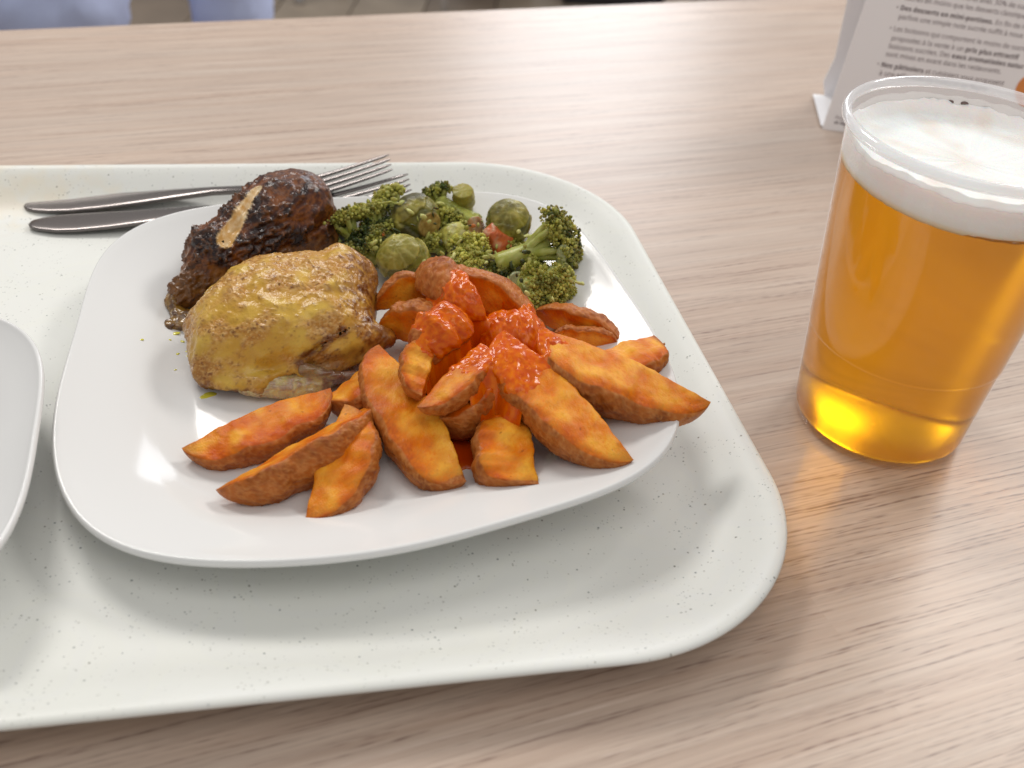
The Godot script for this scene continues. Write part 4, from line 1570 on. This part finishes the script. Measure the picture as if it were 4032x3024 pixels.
func build_vegetables() -> void:
	veg_m = food_mat(0.38, 0.42, bump_grain, 80, 0.012, 0.08)
	sprout(Vector3(38, 25, -88), 12.5, Vector3(0.45, 0.1, 0.9), 0.75, 1, "largest brussels sprout, roasted grey-brown, its pale cut base showing")
	sprout(Vector3(27, 19.5, -61), 12.3, Vector3(-0.2, -0.6, 0.7), 0.1, 2, "yellow-green brussels sprout nearest the chicken thigh")
	sprout(Vector3(81, 26, -75), 11.6, Vector3(0.9, -0.25, 0.2), 0.45, 3, "brussels sprout standing apart at the plate's far right")
	# florets: foot of the stem, heart of the crown, crown radius, dark share, seed
	floret(Vector3(70, 18, -51), Vector3(95, 28, -50), 15.0, 0.55, 4, "largest broccoli floret, lying on its side at the right with a dark rim")
	floret(Vector3(80, 15, -38), Vector3(87, 20, -24), 11.5, 0.2, 5, "yellowish broccoli floret just above the brown-skinned wedge")
	floret(Vector3(66, 10, -70), Vector3(60, 15, -64), 11.0, 0.1, 6, "pale floret in the middle below the cut cauliflower chunk")
	floret(Vector3(60, 10, -54), Vector3(56, 19, -51), 7.5, 0.0, 7, "small bright yellow floret right behind the heap of wedges")
	floret(Vector3(75, 10, -52), Vector3(72, 15, -49), 6.5, 0.6, 8, "small dark floret at the foot of the largest floret's stem")
	floret(Vector3(-2, 15, -86), Vector3(-6, 21, -90), 9.0, 0.35, 9, "floret tucked against the drumstick's right end")
	floret(Vector3(8, 15, -84), Vector3(4, 22, -90), 9.5, 0.5, 10, "dark green floret between the drumstick and the large sprout")
	floret(Vector3(18, 17, -86), Vector3(17, 24, -93), 9.0, 0.4, 11, "floret left of the large sprout with a dark top")
	floret(Vector3(17, 10, -77), Vector3(13, 16, -79), 11.0, 0.7, 12, "very dark floret behind the chicken thigh's right shoulder")
	floret(Vector3(32, 20, -98), Vector3(28, 27, -104), 8.0, 0.06, 13, "yellow floret peeping over the large sprout's left side")
	floret(Vector3(53, 20, -98), Vector3(52, 27, -103), 7.0, 0.7, 14, "dark little floret behind the large sprout's right side")
	floret(Vector3(49, 11, -76), Vector3(44, 15, -77), 7.0, 0.15, 15, "small floret under the large sprout, left of the cut chunk")
	floret(Vector3(76, 13, -64), Vector3(80, 16, -62), 6.5, 0.2, 16, "floret between the orange carrot piece and the lone sprout")
	floret(Vector3(80, 13, -47), Vector3(84, 16, -43), 8.0, 0.35, 17, "floret under the largest floret's stem")
	floret(Vector3(50, 16, -86), Vector3(53, 21, -89), 7.5, 0.25, 18, "floret right of the large sprout's cut base")
	floret(Vector3(24, 14, -84), Vector3(25, 19, -87), 8.0, 0.55, 19, "shadowed floret between the large sprout and the yellow-green one")
	floret(Vector3(-9, 13, -86), Vector3(-12, 18, -89), 7.0, 0.5, 20, "small floret at the drumstick's foot, leftmost of all the florets")
	stalk(Vector3(51, 25, -101), Vector3(68, 21, -85), 5.0, 4.5, lin(172, 176, 84), "pale green broccoli stalk lying right of the large sprout")
	stalk(Vector3(54, 18, -91), Vector3(62, 17, -83), 3.4, 3.0, lin(182, 190, 122), "short pale stalk under the longer broccoli stalk")
	stalk(Vector3(62, 18, -100), Vector3(62.5, 33, -97), 5.8, 5.3, lin(158, 150, 66), "upright cut stalk piece at the far edge of the vegetables")
	stalk(Vector3(78, 14, -33), Vector3(98, 22, -38), 4.2, 3.6, lin(158, 164, 74), "thin stalk lying under the largest floret")
	chunk(Vector3(55, 19, -78), Vector3(9.5, 7.5, 7.0), lin(196, 190, 96), 21, "cut cauliflower chunk with a flat yellow-white face", "cauliflower")
	chunk(Vector3(73, 22, -66), Vector3(7.5, 8.5, 6.0), lin(214, 108, 58), 22, "orange carrot piece left of the lone sprout", "carrot")
	chunk(Vector3(66, 20, -81), Vector3(4.6, 6.5, 4.5), lin(186, 142, 98), 23, "small tan carrot piece behind the orange one", "carrot")
	chunk(Vector3(20, 18, -86), Vector3(6.0, 5.5, 5.0), lin(176, 184, 122), 24, "pale green vegetable piece left below the large sprout", "vegetable")
	chunk(Vector3(77, 14, -41), Vector3(4.8, 4.6, 3.8), lin(196, 196, 148), 25, "whitish vegetable piece between wedge heap and broccoli", "vegetable")
	chunk(Vector3(98, 27, -38), Vector3(3.0, 6.0, 3.0), lin(190, 196, 140), 26, "whitish sliver on the largest floret's crown", "vegetable")
	chunk(Vector3(-1, 15, -80), Vector3(5.0, 3.5, 4.0), lin(188, 184, 120), 27, "pale vegetable piece between drumstick and thigh", "vegetable")


var veg_m: StandardMaterial3D


func rbox(p: Vector3, h: Vector3, r: float) -> float:
	# a rounded slab, turned a little and tilted towards the sitter
	var q := (p.rotated(Vector3.UP, 0.32).rotated(Vector3.BACK, -0.26).rotated(Vector3.RIGHT, -0.12)).abs() - h
	return q.max(Vector3.ZERO).length() + minf(maxf(q.x, maxf(q.y, q.z)), 0.0) - r


func ball(nlat: int, nlon: int) -> Array:
	var d := PackedVector3Array()
	for i in nlat:
		var a := PI * (i + 0.02) / (nlat - 0.96)
		for j in nlon:
			var t := TAU * j / nlon
			d.append(Vector3(sin(a) * cos(t), cos(a), sin(a) * sin(t)))
	return [d, grid_index(nlat, nlon, true)]


func sprout(c: Vector3, r: float, base: Vector3, roast: float, sd: int, label: String) -> void:
	var g := ball(84, 130)
	var dirs: PackedVector3Array = g[0]
	base = base.normalized()
	var rr := RandomNumberGenerator.new()
	rr.seed = sd * 19
	var leaves: Array[Vector3] = []
	var side := base.cross(Vector3(0.3, 0.9, 0.2)).normalized()
	var oth := base.cross(side)
	for k in 7:
		var t := k * 2.4 + rr.randf()
		leaves.append((side * cos(t) + oth * sin(t) - base * (0.1 + 0.07 * k)).normalized())
	var v := PackedVector3Array()
	var col := PackedColorArray()
	var off := Vector3(sd * 31.0, 7, 3)
	for d in dirs:
		var best := 0.93
		var at := 7
		for k in 7:
			var ang := acos(clampf(d.dot(leaves[k]), -1.0, 1.0)) + 0.10 * n_mid.get_noise_3dv(d * 14.0 + off + Vector3(k, 0, 0) * 9)
			var e := 1.03 - 0.022 * k
			var cov := smoothstep(1.02, 0.96, ang)
			var h := lerpf(0.9, e + 0.015 * ang, cov)
			if h > best:
				best = h
				at = k
		var tobase := acos(clampf(d.dot(base), -1.0, 1.0))
		var cut := smoothstep(0.62, 0.52, tobase)
		var q := d * r + off
		var mid := n_mid.get_noise_3dv(q)
		var fin := n_fine.get_noise_3dv(q)
		var rad := r * best * (1.0 + 0.03 * n_low.get_noise_3dv(q * 2.0) + 0.018 * mid)
		var p := d * rad
		if cut > 0.0:
			# the sliced stem end: a flat face
			var flat := base * (r * 0.86) + (d - base * d.dot(base)) * r
			p = p.lerp(flat + base * mid * 0.25, cut)
		p.y *= 0.96
		v.append(c + p)
		# veins fan out over each leaf from the stem
		var lf := leaves[at % 7]
		var l1 := lf.cross(base).normalized()
		var ang2 := atan2((d - lf * d.dot(lf)).dot(l1), (d - lf * d.dot(lf)).dot(-base))
		var vein := smoothstep(0.86, 1.0, absf(cos(ang2 * 5.0 + 0.8 * mid))) * 0.5
		var colr := lin(134, 126, 44).lerp(lin(172, 160, 76), clampf(0.35 + mid * 1.2 + n_low.get_noise_3dv(q) * 0.8, 0.0, 1.0))
		colr = colr.lerp(lin(188, 182, 110), vein * (1.0 - roast * 0.6))
		colr = colr.lerp(lin(70, 66, 42), clampf(roast * (0.75 + n_low.get_noise_3dv(q * 1.4) * 1.8 - d.x * 0.5) - 0.1, 0.0, 0.92))
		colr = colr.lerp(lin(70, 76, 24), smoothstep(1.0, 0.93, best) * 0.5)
		colr = colr.lerp(lin(190, 164, 98).lerp(lin(150, 118, 62), clampf(0.5 + mid * 1.4 + fin * 0.5, 0.0, 1.0)), cut * 0.92)
		col.append(colr)
	food("brussels_sprout", label, "brussels sprout", v, outward(v, g[1]), col, veg_m, "brussels sprouts among the vegetables")


func floret(foot: Vector3, heart: Vector3, r: float, dark: float, sd: int, label: String) -> void:
	var rr := RandomNumberGenerator.new()
	rr.seed = sd * 101
	var ax := (heart - foot).normalized()
	var t := thing("broccoli_floret", label, "broccoli", on_plate(foot), "broccoli florets on the plate")
	# stem and branches in one mesh
	var v := PackedVector3Array()
	var idx := PackedInt32Array()
	var col := PackedColorArray()
	var side := ax.cross(Vector3(0.2, 0.3, 0.9)).normalized()
	var oth := ax.cross(side)
	var heads: Array[Vector3] = []
	var tips := 7 if r > 8.0 else 5
	var stem_r := clampf(r * 0.40, 2.2, 5.2)
	for k in tips + 1:
		var pts := PackedVector3Array()
		var rad := PackedFloat32Array()
		var goal: Vector3
		if k == 0:
			goal = heart
		else:
			var a := TAU * k / tips + rr.randf() * 0.5
			goal = heart + (side * cos(a) + oth * sin(a)) * r * (0.55 + 0.2 * rr.randf()) + ax * r * (0.15 + 0.3 * rr.randf())
			heads.append(goal)
		var from := foot if k == 0 else foot.lerp(heart, 0.45)
		for i in 12:
			var s := i / 11.0
			var p := from.lerp(goal, s) + ax * (sin(s * PI) * (0.0 if k == 0 else -r * 0.06))
			pts.append(p - foot)
			rad.append((stem_r * (1.05 - 0.25 * s)) if k == 0 else stem_r * 0.5 * (1.0 - 0.35 * s))
		var tb := tube(pts, rad, 22, 0.92)
		var b := v.size()
		for p in tb[0]:
			var q: Vector3 = p + foot
			var mid := n_mid.get_noise_3dv(q)
			v.append(p + Vector3(mid, n_mid.get_noise_3dv(q + Vector3(40, 0, 0)), n_mid.get_noise_3dv(q + Vector3(0, 40, 0))) * 0.55)
			col.append(lin(158, 164, 66).lerp(lin(196, 198, 122), clampf(0.35 + mid * 1.3 + n_fine.get_noise_3dv(q) * 0.5, 0.0, 1.0)))
		for i in tb[1]:
			idx.append(b + i)
	obj("stem", mesh_of(v, idx, col, PackedVector2Array(), MM), veg_m, t)
	heads.append(heart + ax * r * 0.5)
	var tones := PackedFloat32Array()
	for k in heads.size():
		tones.append(0.72 + 0.5 * rr.randf())
	# crown: hundreds of buds on small domes
	var ico := ball(5, 6)
	var dirs: PackedVector3Array = ico[0]
	var bi: PackedInt32Array = outward(dirs, ico[1])
	var cv := PackedVector3Array()
	var cc := PackedColorArray()
	var ci := PackedInt32Array()
	var count := int(clampf(r * r * 13.0, 350, 2300))
	for k in count:
		var hi := rr.randi() % heads.size()
		var hub := heads[hi]
		var dome := r * 0.52
		var d := Vector3(rr.randfn(), rr.randfn(), rr.randfn()).normalized()
		if d.dot(ax) < -0.35:
			d = d - ax * d.dot(ax) * 1.6
			d = d.normalized()
		var depth := 1.0 - 0.45 * pow(rr.randf(), 2.0)
		var p := hub + d * dome * depth * (1.0 + 0.25 * n_mid.get_noise_3dv(hub + d * 6.0))
		var s := 0.30 + 0.85 * pow(rr.randf(), 2.4)
		var up := clampf((p - heart).dot(ax) / r * 0.8 + 0.15, 0.0, 1.0)
		var dk := clampf(dark * 1.15 * up + (dark - 0.35) * 0.7 + n_low.get_noise_3dv(p * 1.5) * 1.0 + rr.randfn() * 0.16, 0.0, 1.0)
		var c := lin(206, 198, 100).lerp(lin(168, 168, 68), rr.randf())
		c = c.lerp(lin(208, 202, 120), 0.5 if rr.randf() < 0.12 else 0.0)
		c = c.lerp(lin(66, 80, 32).lerp(lin(38, 50, 24), rr.randf()), dk)
		c = Color(c.r * tones[hi], c.g * tones[hi], c.b * tones[hi]) * (0.85 + 0.3 * rr.randf())
		var b := cv.size()
		var st := 0.75 + 0.7 * rr.randf()
		for q in dirs:
			var e := q * s
			e += d * (d.dot(e) * (st - 1.0))
			cv.append(p - foot + e * (1.0 + 0.3 * n_fine.get_noise_3dv(p * 3.0 + q * 1.7)))
			cc.append(c)
		for i in bi:
			ci.append(b + i)
	var o := obj("crown", mesh_of(cv, ci, cc, PackedVector2Array(), MM), veg_m, t)
	o.set_meta("kind", "stuff")


func stalk(a: Vector3, b: Vector3, ra: float, rb: float, c0: Color, label: String) -> void:
	var pts := PackedVector3Array()
	var rad := PackedFloat32Array()
	var ax := (b - a).normalized()
	var bowed := ax.cross(Vector3(0.3, 0.2, 0.9)).normalized() * 1.2
	for i in 32:
		var s := i / 31.0
		pts.append(a.lerp(b, s) + bowed * sin(s * PI))
		rad.append(lerpf(ra, rb, s) * (1.0 if i > 0 and i < 31 else 0.93))
	var tb := tube(pts, rad, 44, 0.9)
	var v: PackedVector3Array = tb[0]
	var n := normals(v, tb[1])
	var col := PackedColorArray()
	for i in v.size():
		var p := v[i]
		var mid := n_mid.get_noise_3dv(p)
		# lengthwise fibres
		var q := p - ax * (p.dot(ax) * 0.8)
		var fib := n_fine.get_noise_3dv(q * 1.2)
		col.append(c0.lerp(c0 * 0.55, clampf(0.25 + mid * 1.2 + fib * 0.5, 0.0, 1.0)).lerp(lin(214, 212, 160), clampf(fib * 0.7 + mid * 0.4 - 0.2, 0.0, 0.6)))
		v[i] = p + n[i] * (mid * 0.6 + fib * 0.3)
	food("broccoli_stalk", label, "broccoli", v, tb[1], col, veg_m, "broccoli stalks on the plate")


func chunk(c: Vector3, r: Vector3, c0: Color, sd: int, label: String, cat: String) -> void:
	# a cut piece: an irregular block of flat facets with softened edges
	var g := ball(48, 72)
	var rr := RandomNumberGenerator.new()
	rr.seed = sd * 7
	var planes: Array[Vector3] = []
	for k in 9:
		planes.append(Vector3(rr.randfn(), rr.randfn(), rr.randfn()).normalized() * (0.72 + 0.22 * rr.randf()))
	planes.append(Vector3(0.1, 0.55, 0.8).normalized() * 0.72)
	var v := PackedVector3Array()
	var col := PackedColorArray()
	for d in g[0]:
		var inv := 0.0
		for p in planes:
			var l := p.length()
			var k: float = d.dot(p / l) / l
			if k > 0.0:
				inv += pow(k, 14.0)
		var rad := minf(1.15, pow(maxf(inv, 1e-6), -1.0 / 14.0))
		var q: Vector3 = c + Vector3(d.x * r.x, d.y * r.y, d.z * r.z) * rad
		var mid := n_mid.get_noise_3dv(q)
		v.append(q + d * (mid * 0.4 + n_fine.get_noise_3dv(q) * 0.15))
		col.append(c0.lerp(c0 * 0.6, clampf(0.2 + mid * 1.3, 0.0, 1.0)).lerp(Color(0.7, 0.68, 0.5), clampf(n_low.get_noise_3dv(q * 2.0) * 0.9, 0.0, 0.35)))
	food(cat + "_piece", label, cat, v, outward(v, g[1]), col, veg_m, "vegetable pieces on the plate")


func build_crumbs() -> void:
	# chopped scraps of cooked vegetables lying over the heap, and crumbs of fried crust round the wedges
	scatter("vegetable_scraps", "small chopped scraps of cooked vegetables strewn over the vegetable heap", "vegetable scraps", 260, 31, false)
	# crisp flakes of skin: one by the right rim
	var f := func(p: Vector3) -> float:
		var d := cap(p, Vector3(0, 1.2, 0), Vector3(4.0, 1.4, -1.5), 1.2, 0.9)
		d = smin(d, cap(p, Vector3(4.0, 1.4, -1.5), Vector3(7.0, 2.6, -3.5), 0.9, 0.5), 0.8)
		d = smin(d, cap(p, Vector3(2.0, 1.0, 0), Vector3(4.0, 0.9, 2.0), 0.9, 0.5), 0.8)
		return d
	var m: Array = nets(Vector3(-3, -2, -6), Vector3(9, 5, 4), 0.3, f)
	var v: PackedVector3Array = m[0]
	var col := PackedColorArray()
	for i in v.size():
		var p := v[i]
		v[i] = p + Vector3.ONE * n_fine.get_noise_3dv(p * 1.5) * 0.3 + Vector3(115.5, 24.2, 37)
		col.append(lin(176, 116, 56).lerp(lin(116, 68, 30), clampf(0.5 + n_fine.get_noise_3dv(p) * 1.5, 0.0, 1.0)))
	food("crisp_flake", "small crisp brown flake lying on the plate's right rim", "crumb", v, m[1], col, potato_mat)


func scatter(called: String, label: String, cat: String, count: int, sd: int, crust: bool) -> void:
	var rr := RandomNumberGenerator.new()
	rr.seed = sd
	var g := ball(6, 8)
	var bi := outward(g[0], g[1])
	var v := PackedVector3Array()
	var col := PackedColorArray()
	var idx := PackedInt32Array()
	var spots := [Vector3(38, 36, -84), Vector3(60, 24, -66), Vector3(88, 31, -48), Vector3(86, 29, -24), Vector3(12, 24, -84), Vector3(56, 26, -80), Vector3(55, 27, -52), Vector3(24, 27, -72), Vector3(73, 22, -56), Vector3(48, 26, -92)]
	for k in count:
		var c: Vector3
		var r: Vector3
		var c0: Color
		if crust:
			c = Vector3(-75 + 185 * rr.randf(), 0, 62 + 38 * rr.randf())
			if rr.randf() < 0.3:
				c = Vector3(-80 + 20 * rr.randf(), 0, 5 + 40 * rr.randf())
			if Vector2(c.x, c.z).length() > plate_radius(atan2(c.z, c.x)) * 930.0:
				continue
			c.y = floor_at(c.x, c.z) + 0.2
			r = Vector3.ONE * (0.18 + 0.5 * pow(rr.randf(), 3.0))
			c0 = lin(190, 118, 46).lerp(lin(120, 64, 26), rr.randf())
		else:
			var s: Vector3 = spots[rr.randi() % spots.size()]
			c = s + Vector3(rr.randfn() * 8.0, -absf(rr.randfn()) * 2.5 - 1.0, rr.randfn() * 6.5)
			r = Vector3(0.5 + 2.6 * pow(rr.randf(), 2.0), 0.5 + 1.0 * rr.randf(), 0.4 + 0.9 * rr.randf())
			c0 = lin(206, 202, 128).lerp(lin(158, 160, 72), rr.randf())
			if rr.randf() < 0.04:
				c0 = lin(208, 120, 66)
			elif rr.randf() < 0.2:
				c0 = lin(58, 68, 30)
		var turn := Basis(Vector3(rr.randfn(), rr.randfn(), rr.randfn()).normalized(), rr.randf() * TAU)
		var b := v.size()
		for d in g[0]:
			var q: Vector3 = turn * Vector3(d.x * r.x, d.y * r.y, d.z * r.z) * (1.0 + 0.5 * n_fine.get_noise_3dv(c * 5.0 + d * 1.6))
			v.append(c + q)
			col.append(c0)
		for i in bi:
			idx.append(b + i)
	var o := food(called, label, cat, v, idx, col, potato_mat if crust else veg_m)
	o.set_meta("kind", "stuff")
